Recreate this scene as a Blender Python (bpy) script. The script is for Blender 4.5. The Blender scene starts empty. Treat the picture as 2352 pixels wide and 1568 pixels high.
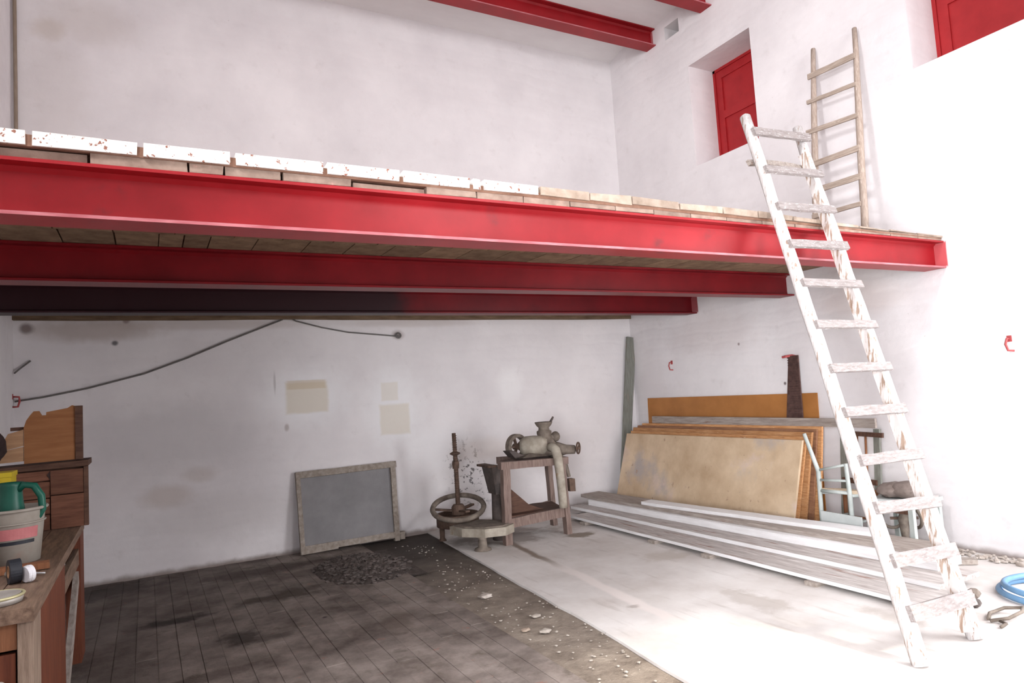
import bpy, bmesh, math, random
from mathutils import Vector as V, Matrix, Euler
random.seed(11)
S = bpy.context.scene
COL = S.collection
PI = math.pi

# ------------------------------------------------------------------ camera
cd = bpy.data.cameras.new('camera'); cam = bpy.data.objects.new('camera', cd); COL.objects.link(cam)
cam.matrix_world = Matrix(((0.87866, 0.018903, -0.477073, -6.1702),
                           (-0.473484, -0.093988, -0.875773, -7.7502),
                           (-0.061394, 0.995394, -0.073633, 1.6),
                           (0, 0, 0, 1)))
cd.sensor_width = 36; cd.lens = 23.787; cd.clip_start = 0.02
S.camera = cam
# ------------------------------------------------------------------ light
S.view_settings.view_transform = 'Standard'; S.view_settings.look = 'None'
S.view_settings.gamma = 1; S.view_settings.use_curve_mapping = False
S.view_settings.exposure = 0.0
w = bpy.data.worlds.new('sky'); S.world = w; w.use_nodes = True
w.node_tree.nodes['Background'].inputs[0].default_value = (.80, .90, 1, 1)
w.node_tree.nodes['Background'].inputs[1].default_value = 0.4
def area(name, loc, target, sx, sy, power, col):
    l = bpy.data.lights.new(name, 'AREA'); l.shape = 'RECTANGLE'; l.size = sx; l.size_y = sy
    l.energy = power; l.color = col
    o = bpy.data.objects.new(name, l); COL.objects.link(o); o.location = loc
    o.rotation_euler = (V(target)-V(loc)).to_track_quat('-Z', 'Y').to_euler()
    return o
area('daylight_left_high_window', (-7.22, -5.45, 4.95), (-1.5, -4.6, 2.8), 0.6, 0.75, 168, (.985, .985, 1))
area('fill_front_high', (-2.0, -9.97, 4.9), (-1.0, -4.0, 2.0), 1.4, 1.3, 168, (.985, .985, 1))  # added fill lamp; no front window is known here
area('fill_right_low', (-.02, -7.0, 1.5), (-3.0, -4.5, 1.0), 1.5, 2.6, 205, (.955, .97, 1))  # fill lamp added at an assumed doorway, tuned for brightness
o = area('fill_left_low', (-7.21, -8.3, 1.65), (-.3, -2.5, 1.2), 1.7, 2.8, 122, (.96, .97, 1)); o.data.spread = math.radians(80)  # added fill with narrowed spread; its doorway is made up
sl = bpy.data.lights.new('sun', 'SUN'); sl.energy = 6.0; sl.angle = math.radians(5); sl.color = (1, .93, .80)      # hazy sun through the added high front opening
so = bpy.data.objects.new('sun', sl); COL.objects.link(so); so.rotation_euler = V((-1.5, 5.95, -5.6)).to_track_quat('-Z', 'Y').to_euler()

# ------------------------------------------------------------------ mesh helpers
class MB:
    def __init__(s): s.bm = bmesh.new()
    def _add(s, pts, faces):
        vs = [s.bm.verts.new(p) for p in pts]
        for f in faces:
            try: s.bm.faces.new([vs[i] for i in f])
            except ValueError: pass
        return vs
    def hexa(s, p):   # 8 pts : bottom 4 (ccw), top 4
        return s._add(p, [(3,2,1,0),(4,5,6,7),(0,1,5,4),(1,2,6,5),(2,3,7,6),(3,0,4,7)])
    def box(s, lo, hi, j=0.0):
        x0,y0,z0 = lo; x1,y1,z1 = hi
        p = [(x0,y0,z0),(x1,y0,z0),(x1,y1,z0),(x0,y1,z0),(x0,y0,z1),(x1,y0,z1),(x1,y1,z1),(x0,y1,z1)]
        if j: p = [tuple(c+random.uniform(-j,j) for c in q) for q in p]
        s.hexa(p); return s
    def bar(s, a, b, w, t, side=None, seg=1, j=0.0, w1=None, t1=None):
        """rectangular bar from a to b; w measured along `side`, t across it"""
        a, b = V(a), V(b); d = (b-a).normalized()
        sd = V(side) if side else (V((0,0,1)).cross(d) if abs(d.z) < .95 else V((1,0,0)))
        sd = (sd-d*sd.dot(d)).normalized(); up = d.cross(sd)
        w1 = w if w1 is None else w1; t1 = t if t1 is None else t1
        rings = []
        for i in range(seg+1):
            u = i/seg; c = a.lerp(b, u); ww = (w+(w1-w)*u)/2; tt = (t+(t1-t)*u)/2
            rings.append([s.bm.verts.new(c+sd*(x*ww+random.uniform(-j,j))+up*(y*tt+random.uniform(-j,j)))
                          for x, y in ((-1,-1),(1,-1),(1,1),(-1,1))])
        for r0, r1 in zip(rings, rings[1:]):
            for k in range(4): s.bm.faces.new((r0[k], r0[(k+1)%4], r1[(k+1)%4], r1[k]))
        s.bm.faces.new(rings[0][::-1]); s.bm.faces.new(rings[-1]); return s
    def tube(s, pts, r, n=8, j=0.0, flat=1.0, caps=True):
        pts = [V(p) for p in pts]; R = r if isinstance(r, (list, tuple)) else [r]*len(pts)
        prev = None; rings = []
        for i, p in enumerate(pts):
            d = (pts[min(i+1,len(pts)-1)]-pts[max(i-1,0)]).normalized()
            if prev is None:
                prev = d.orthogonal().normalized()
            e = (prev-d*prev.dot(d)).normalized(); prev = e; f = d.cross(e)
            rings.append([s.bm.verts.new(p+(e*math.cos(2*PI*k/n)+f*math.sin(2*PI*k/n)*flat)*R[i]*(1+random.uniform(-j,j))) for k in range(n)])
        for r0, r1 in zip(rings, rings[1:]):
            for k in range(n): s.bm.faces.new((r0[k], r0[(k+1)%n], r1[(k+1)%n], r1[k]))
        if caps: s.bm.faces.new(rings[0][::-1]); s.bm.faces.new(rings[-1])
        return s
    def lathe(s, prof, c, axis=(0,0,1), n=24, arc=1.0, start=0.0):
        ax = V(axis).normalized(); e = ax.orthogonal().normalized()
        if abs(ax.z) > .99: e = V((1,0,0))
        f = ax.cross(e); c = V(c); rings = []
        full = arc >= .999; m = n if full else n+1
        for r, z in prof:
            rings.append([s.bm.verts.new(c+ax*z+(e*math.cos(start+2*PI*arc*k/n)+f*math.sin(start+2*PI*arc*k/n))*max(r,1e-4)) for k in range(m)])
        for r0, r1 in zip(rings, rings[1:]):
            for k in range(n):
                s.bm.faces.new((r0[k], r0[(k+1)%m], r1[(k+1)%m], r1[k]))
        return s
    def torus(s, c, R, r, axis=(0,0,1), n=28, m=8, arc=1.0, start=0.0):
        prof_c = V(c); ax = V(axis).normalized(); e = ax.orthogonal().normalized()
        if abs(ax.z) > .99: e = V((1,0,0))
        f = ax.cross(e); k1 = int(n*arc)
        pts = [prof_c+(e*math.cos(start+2*PI*k/n)+f*math.sin(start+2*PI*k/n))*R for k in range(k1+(0 if arc >= 1 else 1))]
        if arc < 1: return s.tube(pts, r, m)
        rings = []
        for k in range(n):
            o = (pts[k]-prof_c).normalized()
            rings.append([s.bm.verts.new(pts[k]+(o*math.cos(2*PI*q/m)+ax*math.sin(2*PI*q/m))*r) for q in range(m)])
        for k in range(n):
            for q in range(m):
                s.bm.faces.new((rings[k][q], rings[(k+1)%n][q], rings[(k+1)%n][(q+1)%m], rings[k][(q+1)%m]))
        return s
    def prism(s, poly, vec):
        vec = V(vec); a = [s.bm.verts.new(p) for p in poly]; b = [s.bm.verts.new(V(p)+vec) for p in poly]; n = len(a)
        s.bm.faces.new(a[::-1]); s.bm.faces.new(b)
        for k in range(n): s.bm.faces.new((a[k], a[(k+1)%n], b[(k+1)%n], b[k]))
        return s
    def blob(s, c, r, sub=2, j=.15, flat=None):
        g = bmesh.ops.create_icosphere(s.bm, subdivisions=sub, radius=1)
        rx, ry, rz = r if isinstance(r, tuple) else (r, r, r)
        for v in g['verts']:
            k = 1+random.uniform(-j, j); v.co = V((c[0]+v.co.x*rx*k, c[1]+v.co.y*ry*k, c[2]+v.co.z*rz*k))
            if flat is not None and v.co.z < flat: v.co.z = flat
        return s
    def build(s, name, m, parent=None, smooth=False, bevel=0.0, base=None):
        if bevel:
            es = [e for e in s.bm.edges if len(e.link_faces) == 2 and e.calc_face_angle(0) > .7]
            if es: bmesh.ops.bevel(s.bm, geom=es, offset=bevel, segments=1, affect='EDGES', clamp_overlap=True)
        bmesh.ops.recalc_face_normals(s.bm, faces=s.bm.faces)
        if parent is not None:
            q = parent
            while q.parent: q = q.parent
            org = q.location.copy()
        elif base is not None: org = V(base)
        else:
            co = [v.co for v in s.bm.verts]
            org = V(((min(c.x for c in co)+max(c.x for c in co))/2, (min(c.y for c in co)+max(c.y for c in co))/2, min(c.z for c in co)))
        for v in s.bm.verts: v.co -= org
        me = bpy.data.meshes.new(name); s.bm.to_mesh(me); s.bm.free()
        if smooth:
            for p in me.polygons: p.use_smooth = True
        me.materials.append(m)
        o = bpy.data.objects.new(name, me); COL.objects.link(o)
        if parent is not None: o.parent = parent
        else: o.location = org
        return o
def tag(o, label=None, cat=None, group=None, kind=None):
    if label: o['label'] = label
    if cat: o['category'] = cat
    if group: o['group'] = group
    if kind: o['kind'] = kind
    return o
def thing(name, loc, label, cat, group=None):
    o = bpy.data.objects.new(name, None); COL.objects.link(o); o.location = loc; o.empty_display_size = .1
    return tag(o, label, cat, group)
def root(name, loc, kind='structure'):
    o = bpy.data.objects.new(name, None); COL.objects.link(o); o.location = loc; o['kind'] = kind; return o

# ------------------------------------------------------------------ material helpers
class NT:
    def __init__(s, name):
        s.m = bpy.data.materials.new(name); s.m.use_nodes = True; s.t = s.m.node_tree
        s.b = s.t.nodes['Principled BSDF']
    def n(s, typ, **k):
        q = s.t.nodes.new(typ)
        for a, v in k.items(): setattr(q, a, v)
        return q
    def set(s, sock, v):
        if hasattr(v, 'is_output') or isinstance(v, bpy.types.NodeSocket): s.t.links.new(v, sock)
        else: sock.default_value = v
    def math(s, op, a, b=0.0, c=0.0, clamp=False):
        q = s.n('ShaderNodeMath', operation=op, use_clamp=clamp)
        for i, v in enumerate((a, b, c)): s.set(q.inputs[i], v)
        return q.outputs[0]
    def coord(s, mode='Object', scale=(1,1,1)):
        if mode == 'World': o = s.n('ShaderNodeNewGeometry').outputs['Position']
        else: o = s.n('ShaderNodeTexCoord').outputs[mode]
        if scale != (1,1,1):
            mp = s.n('ShaderNodeMapping'); mp.inputs['Scale'].default_value = scale; s.t.links.new(o, mp.inputs['Vector']); o = mp.outputs[0]
        return o
    def noise(s, vec, scale, detail=4, rough=.55, dist=0.0):
        q = s.n('ShaderNodeTexNoise'); s.t.links.new(vec, q.inputs['Vector'])
        q.inputs['Scale'].default_value = scale; q.inputs['Detail'].default_value = detail
        q.inputs['Roughness'].default_value = rough; q.inputs['Distortion'].default_value = dist
        return q.outputs['Fac']
    def ramp(s, fac, stops):
        q = s.n('ShaderNodeValToRGB'); r = q.color_ramp
        while len(r.elements) < len(stops): r.elements.new(.5)
        for e, (p, c) in zip(r.elements, stops): e.position = p; e.color = (*c, 1)
        s.t.links.new(fac, q.inputs[0]); return q.outputs[0]
    def sstep(s, v, a, b):
        q = s.n('ShaderNodeMapRange', interpolation_type='SMOOTHSTEP')
        s.set(q.inputs[0], v); q.inputs[1].default_value = a; q.inputs[2].default_value = b
        return q.outputs[0]
    def mix(s, fac, a, b, mode='MIX'):
        q = s.n('ShaderNodeMix', data_type='RGBA', blend_type=mode)
        s.set(q.inputs[0], fac)
        for i, v in ((6, a), (7, b)):
            if isinstance(v, tuple): q.inputs[i].default_value = (*v, 1)
            else: s.t.links.new(v, q.inputs[i])
        return q.outputs[2]
    def finish(s, col, rough=.8, bump=None, bstr=.2, bdist=.01, metallic=0.0, spec=.4):
        if isinstance(col, tuple): s.b.inputs['Base Color'].default_value = (*col, 1)
        else: s.t.links.new(col, s.b.inputs['Base Color'])
        s.set(s.b.inputs['Roughness'], rough); s.b.inputs['Metallic'].default_value = metallic
        s.b.inputs['Specular IOR Level'].default_value = spec
        if bump is not None:
            q = s.n('ShaderNodeBump'); q.inputs['Strength'].default_value = bstr; q.inputs['Distance'].default_value = bdist
            s.t.links.new(bump, q.inputs['Height']); s.t.links.new(q.outputs[0], s.b.inputs['Normal'])
        return s.m
def M(name, c0, c1, scale=6, rough=.8, stretch=(1,1,1), bstr=.25, splat=None, metallic=0.0, spec=.35, vary=0.0, lo=.32, hi=.68):
    q = NT(name); v = q.coord('Object', stretch); f = q.noise(v, scale, 6, .6)
    c = q.ramp(f, [(lo, c0), (hi, c1)])
    if splat:
        for sc, slo, shi, col in splat:
            c = q.mix(q.sstep(q.noise(v, sc, 5, .6), slo, shi), c, col)
    if vary:
        r = q.n('ShaderNodeObjectInfo').outputs['Random']
        hs = q.n('ShaderNodeHueSaturation'); q.t.links.new(c, hs.inputs['Color'])
        q.t.links.new(q.math('ADD', q.math('MULTIPLY', r, 2*vary), 1-vary), hs.inputs['Value']); c = hs.outputs[0]
    return q.finish(c, rough, q.noise(v, scale*5, 4), bstr, .006, metallic, spec)

WOODX = (1, 9, 9); WOODY = (9, 1, 9); WOODZ = (9, 9, 1)
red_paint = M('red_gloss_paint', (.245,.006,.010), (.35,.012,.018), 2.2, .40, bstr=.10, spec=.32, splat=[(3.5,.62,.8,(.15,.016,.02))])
red_shaded = M('shaded_deep_red_paint', (.125,.003,.006), (.20,.006,.010), 2.2, .40, bstr=.10, spec=.30)  # deeper copy of the red: shade under the deck put into colour
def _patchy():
    q = NT('brown_primer_and_shaded_red_paint'); p = q.coord('World'); sep = q.n('ShaderNodeSeparateXYZ'); q.t.links.new(p, sep.inputs[0])
    c = q.ramp(q.noise(p, 2.2, 6, .6), [(.32, (.10,.003,.006)), (.68, (.165,.005,.009))])  # red toned down to paint in the shade under the deck
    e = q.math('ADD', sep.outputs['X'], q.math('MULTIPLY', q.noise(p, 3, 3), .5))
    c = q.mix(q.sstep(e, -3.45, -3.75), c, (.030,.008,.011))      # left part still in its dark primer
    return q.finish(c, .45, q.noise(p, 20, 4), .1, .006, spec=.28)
primer_shaded_red = _patchy()
red_tip_sheen = M('pinkish_sheen_red_paint', (.36,.085,.10), (.52,.19,.21), 6, .45, (1,6,6), .1)  # lit sheen and dust of the flange tips put into colour
red_door = M('red_door_paint', (.34,.010,.014), (.43,.018,.022), 5, .45, bstr=.1, spec=.4)
brick_white = M('whitewashed_brick', (.68,.63,.59), (.82,.785,.745), 7, .85, splat=[(42,.60,.64,(.26,.11,.075)),(4.5,.62,.72,(.46,.25,.17))], vary=.05)
brick_raw = M('raw_brick', (.20,.135,.105), (.36,.265,.21), 9, .9, splat=[(6,.60,.75,(.62,.36,.30))], vary=.14)
brick_pale = M('pale_dusty_brick', (.25,.185,.14), (.46,.37,.30), 8, .9, splat=[(6,.6,.75,(.60,.40,.33))], vary=.1)
tile_under = M('clay_tile_underside', (.135,.078,.045), (.24,.155,.095), 10, .9, vary=.15)
terracotta = M('terracotta_core', (.17,.085,.055), (.26,.145,.10), 12, .95)
wood_white = M('whitewashed_wood', (.46,.42,.405), (.70,.68,.675), 9, .75, WOODZ, .35, splat=[(5,.58,.66,(.33,.225,.17)),(16,.63,.70,(.30,.2,.15))])
wood_rung = M('paint_splashed_wood', (.21,.18,.172), (.335,.30,.29), 7, .75, (2,9,9), .35, splat=[(12,.60,.66,(.62,.60,.60)),(17,.62,.70,(.22,.15,.12))])
wood_grey = M('weathered_grey_wood', (.25,.205,.18), (.44,.385,.345), 5, .8, WOODY, .35, splat=[(3,.60,.75,(.24,.135,.10))])
wood_greyx = M('weathered_grey_wood_short', (.26,.215,.185), (.42,.37,.33), 5, .8, WOODX, .35)
plank_lime = M('limed_plank', (.33,.29,.27), (.58,.54,.52), 4, .75, WOODY, .35, splat=[(2.2,.58,.70,(.26,.15,.115)),(3.1,.62,.72,(.66,.62,.60))])
plank_pale = M('white_painted_plank', (.76,.74,.74), (.88,.87,.88), 4, .7, WOODY, .25, splat=[(2.5,.64,.8,(.60,.48,.40))])
wood_dark = M('old_brown_wood', (.065,.03,.02), (.13,.066,.043), 6, .75, WOODX, .3, vary=.12)
wood_orange = M('orange_brown_wood', (.20,.08,.036), (.30,.128,.06), 6, .65, WOODZ, .25)
wood_red = M('red_brown_wood', (.105,.027,.013), (.185,.054,.024), 5, .65, WOODZ, .25)
wood_bench = M('worn_bench_wood', (.115,.07,.047), (.25,.165,.115), 5, .75, WOODY, .35, splat=[(3,.6,.75,(.13,.07,.05))])
wood_post = M('pale_bench_post_wood', (.19,.13,.095), (.33,.245,.185), 6, .75, WOODZ, .3)
plywood = M('plywood_panel', (.235,.092,.032), (.32,.14,.055), 4, .7, WOODX, .15, splat=[(7,.66,.74,(.25,.10,.04))])
pine = M('pale_pine_board', (.34,.185,.10), (.46,.275,.155), 5, .7, WOODX, .2)
hardboard = M('brown_hardboard', (.36,.145,.038), (.46,.195,.055), 3, .55, bstr=.05)
panel_face = M('dusty_tan_panel', (.50,.355,.225), (.72,.56,.39), 2.6, .62, bstr=.25, splat=[(1.5,.52,.72,(.44,.385,.355)),(2.3,.58,.75,(.66,.52,.45)),(12,.64,.72,(.42,.28,.19))])
panel_edge = M('orange_panel_wood', (.40,.17,.06), (.62,.34,.16), 7, .7, WOODY, .2, splat=[(5,.6,.7,(.30,.13,.07)),(9,.66,.72,(.74,.56,.38))], vary=.2)
post_green = M('grey_green_painted_wood', (.17,.165,.14), (.25,.26,.23), 6, .7, WOODZ, .25, splat=[(4,.6,.75,(.30,.24,.20))])
chair_paint = M('pale_grey_green_paint', (.40,.445,.425), (.52,.56,.54), 8, .6, bstr=.1, splat=[(20,.68,.75,(.40,.33,.26))])
rush = M('tan_rush_seat', (.52,.40,.28), (.66,.54,.40), 25, .85, (1,8,1))
rust = M('rusty_iron', (.065,.04,.03), (.15,.095,.07), 14, .8, bstr=.4, metallic=.1, splat=[(8,.6,.72,(.17,.065,.035))])
rust_grey = M('dusty_cast_iron', (.105,.082,.066), (.235,.195,.16), 11, .8, bstr=.35, splat=[(8,.62,.74,(.26,.12,.08))])
iron_pale = M('pale_dusty_metal', (.25,.215,.17), (.43,.385,.32), 9, .7, bstr=.25, splat=[(7,.62,.74,(.30,.20,.13))])
stand_wood = M('reddish_grey_stand_wood', (.135,.09,.075), (.25,.18,.155), 7, .8, WOODZ, .3, splat=[(5,.6,.75,(.20,.085,.065))])
iron_dark = M('dark_iron', (.05,.04,.038), (.11,.085,.075), 10, .7, bstr=.25)
mesh_grey = M('grey_sieve_mesh', (.25,.238,.245), (.34,.325,.33), 3, .8, bstr=.1, splat=[(2.5,.63,.72,(.32,.22,.19))])
frame_wood = M('grey_frame_wood', (.22,.18,.15), (.38,.33,.285), 6, .8, (4,4,4), .3, splat=[(5,.62,.75,(.25,.18,.14))])
cable_mat = M('grey_cable', (.13,.12,.115), (.19,.175,.165), 20, .7)
dirt = M('dark_dirt', (.045,.036,.032), (.12,.095,.085), 16, .95, bstr=.6, splat=[(20,.66,.72,(.30,.26,.23))])
chip = M('rubble_chip', (.24,.20,.17), (.50,.45,.41), 10, .9, vary=.2)
chip_dark = M('dark_chip', (.06,.05,.045), (.16,.13,.12), 10, .9)
chip_white = M('pale_chip', (.30,.26,.22), (.50,.45,.40), 10, .9)
white_plastic = M('dirty_white_plastic', (.27,.24,.205), (.40,.365,.32), 6, .6, bstr=.05, splat=[(4,.58,.75,(.42,.28,.22))])
red_label = M('faded_red_print', (.42,.13,.14), (.55,.20,.20), 8, .6)
green_plastic = M('green_plastic', (.006,.075,.05), (.01,.12,.08), 4, .4, bstr=.03)
yellow_plastic = M('yellow_plastic', (.46,.34,.015), (.55,.42,.02), 4, .45, bstr=.03)
black_mat = M('black_tape', (.012,.014,.02), (.03,.033,.042), 10, .5)
white_cap = M('white_plastic_cap', (.70,.70,.74), (.80,.80,.84), 8, .5)
steel = M('bright_steel', (.45,.45,.46), (.62,.62,.63), 20, .35, metallic=.7)
brass_rim = M('yellowish_tin', (.42,.38,.20), (.60,.56,.34), 14, .4, metallic=.4)
grey_tin = M('grey_tin', (.34,.31,.28), (.48,.45,.42), 10, .5, metallic=.3)
cloth_dark = M('dark_brown_cloth', (.02,.012,.012), (.05,.03,.028), 12, .95)
sack = M('grey_brown_sacking', (.15,.115,.10), (.28,.23,.205), 9, .95, bstr=.5, splat=[(6,.56,.68,(.10,.07,.06))])
blue_hose = M('pale_blue_hose', (.11,.235,.40), (.17,.32,.50), 6, .45, bstr=.05)
ring_red = M('red_ring_paint', (.36,.06,.06), (.46,.09,.09), 10, .5)
belt = M('dark_ridged_rubber', (.055,.028,.024), (.115,.062,.052), 20, .8, bstr=.4)
white_panel = M('pale_grey_board', (.50,.535,.525), (.60,.63,.62), 5, .65, bstr=.08)
stone = M('small_stone', (.17,.135,.11), (.30,.25,.215), 9, .9)
stain_wood = M('brown_stain_pipe', (.25,.19,.14), (.34,.27,.21), 8, .8, WOODZ)
ceil_mat = M('ceiling_limewash', (.78,.75,.75), (.86,.835,.83), 1.2, .9, (1,3,1), .1)
concrete_cap = M('grey_mortar', (.17,.155,.14), (.25,.23,.21), 8, .95)

def wall_mat(name, ax, spots, base0=(.735,.70,.712), base1=(.865,.832,.838), speck=None):
    q = NT(name); p = q.coord('World'); sep = q.n('ShaderNodeSeparateXYZ'); q.t.links.new(p, sep.inputs[0])
    A, Z = sep.outputs[ax], sep.outputs['Z']
    c = q.ramp(q.noise(p, .9, 6, .6), [(.32, base0), (.66, base1)])
    n2 = q.noise(p, 5.5, 5, .65)
    c = q.mix(q.math('MULTIPLY', q.sstep(n2, .56, .78), .35), c, (.62,.575,.565))
    c = q.mix(q.math('MULTIPLY', q.sstep(q.noise(p, 26, 3), .73, .78), .5), c, (.38,.33,.31))
    wob = q.math('MULTIPLY', q.math('SUBTRACT', q.noise(p, 7, 4), .5), .22)
    for kind, a, z, ra, rz, col, st in spots:
        da = q.math('DIVIDE', q.math('ABSOLUTE', q.math('SUBTRACT', A, a)), ra)
        dz = q.math('DIVIDE', q.math('ABSOLUTE', q.math('SUBTRACT', Z, z)), rz)
        if kind == 'rect':
            d = q.math('ADD', q.math('MAXIMUM', da, dz), wob); m = q.sstep(d, 1.08, .86)
        else:
            d = q.math('ADD', q.math('SQRT', q.math('ADD', q.math('MULTIPLY', da, da), q.math('MULTIPLY', dz, dz))), q.math('MULTIPLY', wob, 2.5)); m = q.sstep(d, 1.15, .35)
        if kind == 'speck':
            m = q.math('MULTIPLY', m, q.sstep(q.noise(p, 13, 4, .65), .545, .60))
        c = q.mix(q.math('MULTIPLY', m, st), c, col)
    # grime along the foot of the wall
    foot = q.math('MULTIPLY', q.sstep(q.math('ADD', Z, q.math('MULTIPLY', q.noise(p, 6, 4), -.07)), .035, -.03), .8)
    c = q.mix(foot, c, (.20,.15,.125))
    # shallow courses of the masonry under the limewash
    zz = q.math('ADD', q.math('MULTIPLY', Z, 2*PI/.30), q.math('MULTIPLY', q.noise(p, 1.3, 3), 6))
    h = q.math('ADD', q.math('MULTIPLY', q.math('POWER', q.math('ABSOLUTE', q.math('SINE', zz)), 6), -.6), q.math('ADD', q.noise(p, 14, 5, .6), q.math('MULTIPLY', q.noise(p, 2.4, 3), 1.5)))
    return q.finish(c, .92, h, .28, .012, spec=.15)
CREAM = (.66,.57,.40)
wall_back_m = wall_mat('limewash_back_wall', 'X', [
    ('ell', -4.6, 1.68, .62, .42, (.90,.895,.905), .7), ('ell', -3.6, 1.5, .42, .6, (.90,.895,.905), .7), ('ell', -2.02, 1.68, .22, .3, (.90,.89,.89), .6),
    ('ell', -3.0, 1.0, .6, .35, (.90,.89,.90), .5),
    ('rect', -4.59, 1.675, .235, .175, CREAM, .5), ('rect', -4.59, 1.82, .22, .05, (.60,.47,.29), .45),
    ('rect', -3.585, 1.36, .185, .18, CREAM, .42), ('rect', -3.635, 1.69, .105, .11, CREAM, .3),
    ('ell', -6.0, .76, .30, .14, (.55,.46,.40), .45), ('ell', -5.7, .95, .2, .1, (.55,.47,.42), .4),
    ('ell', -5.9, 1.35, 1.0, .45, (.60,.575,.585), .45), ('ell', -5.4, .5, .9, .3, (.60,.56,.555), .4),
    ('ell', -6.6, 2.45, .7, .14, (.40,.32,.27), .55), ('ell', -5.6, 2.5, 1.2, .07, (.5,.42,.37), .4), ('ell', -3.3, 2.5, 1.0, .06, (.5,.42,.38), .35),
    ('speck', -2.72, .66, .30, .42, (.13,.11,.11), .9), ('speck', -2.55, .42, .3, .3, (.25,.24,.25), .7),
    ('ell', -2.45, .9, .5, .18, (.66,.56,.50), .35), ('ell', -2.9, .15, .35, .16, (.5,.44,.43), .5),
    ('ell', -7.15, 2.47, .07, .06, (.16,.11,.10), .8), ('ell', -6.43, 2.32, .035, .03, (.13,.12,.13), .9), ('ell', -6.33, 2.545, .04, .035, (.22,.14,.12), .7),
    ('ell', -3.5, 2.36, .09, .07, (.30,.22,.20), .55), ('ell', -4.82, 1.36, .03, .05, (.4,.33,.31), .6), ('ell', -4.93, 1.86, .015, .14, (.45,.42,.42), .6),
    ('ell', -6.95, 5.45, .18, .14, (.50,.40,.30), .35), ('ell', -6.6, 5.6, .5, .3, (.56,.49,.44), .3), ('ell', -6.9, 4.8, .35, .8, (.62,.57,.55), .35)])
wall_right_m = wall_mat('limewash_right_wall', 'Y', [
    ('rect', -4.385, 2.565, .062, .112, (.52,.03,.04), .9), ('rect', -1.335, 2.565, .062, .11, (.30,.012,.02), .9), ('rect', -.895, 6.27, .07, .11, (.42,.02,.03), .85),
    ('ell', -1.6, 2.15, .9, .35, (.66,.58,.57), .4), ('ell', -.4, 1.5, .35, .9, (.66,.61,.61), .4), ('ell', -3.6, 2.3, .6, .2, (.74,.62,.58), .35),
    ('ell', -2.62, 1.506, .022, .022, (.15,.11,.11), .9), ('ell', -2.01, 1.994, .02, .02, (.3,.22,.22), .8),
    ('ell', -.55, 6.25, .3, .12, (.62,.57,.57), .4)])
wall_plain_m = wall_mat('limewash_plain_wall', 'Y', [('ell', -1.0, 5.2, .8, .9, (.6,.55,.53), .3)])

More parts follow.
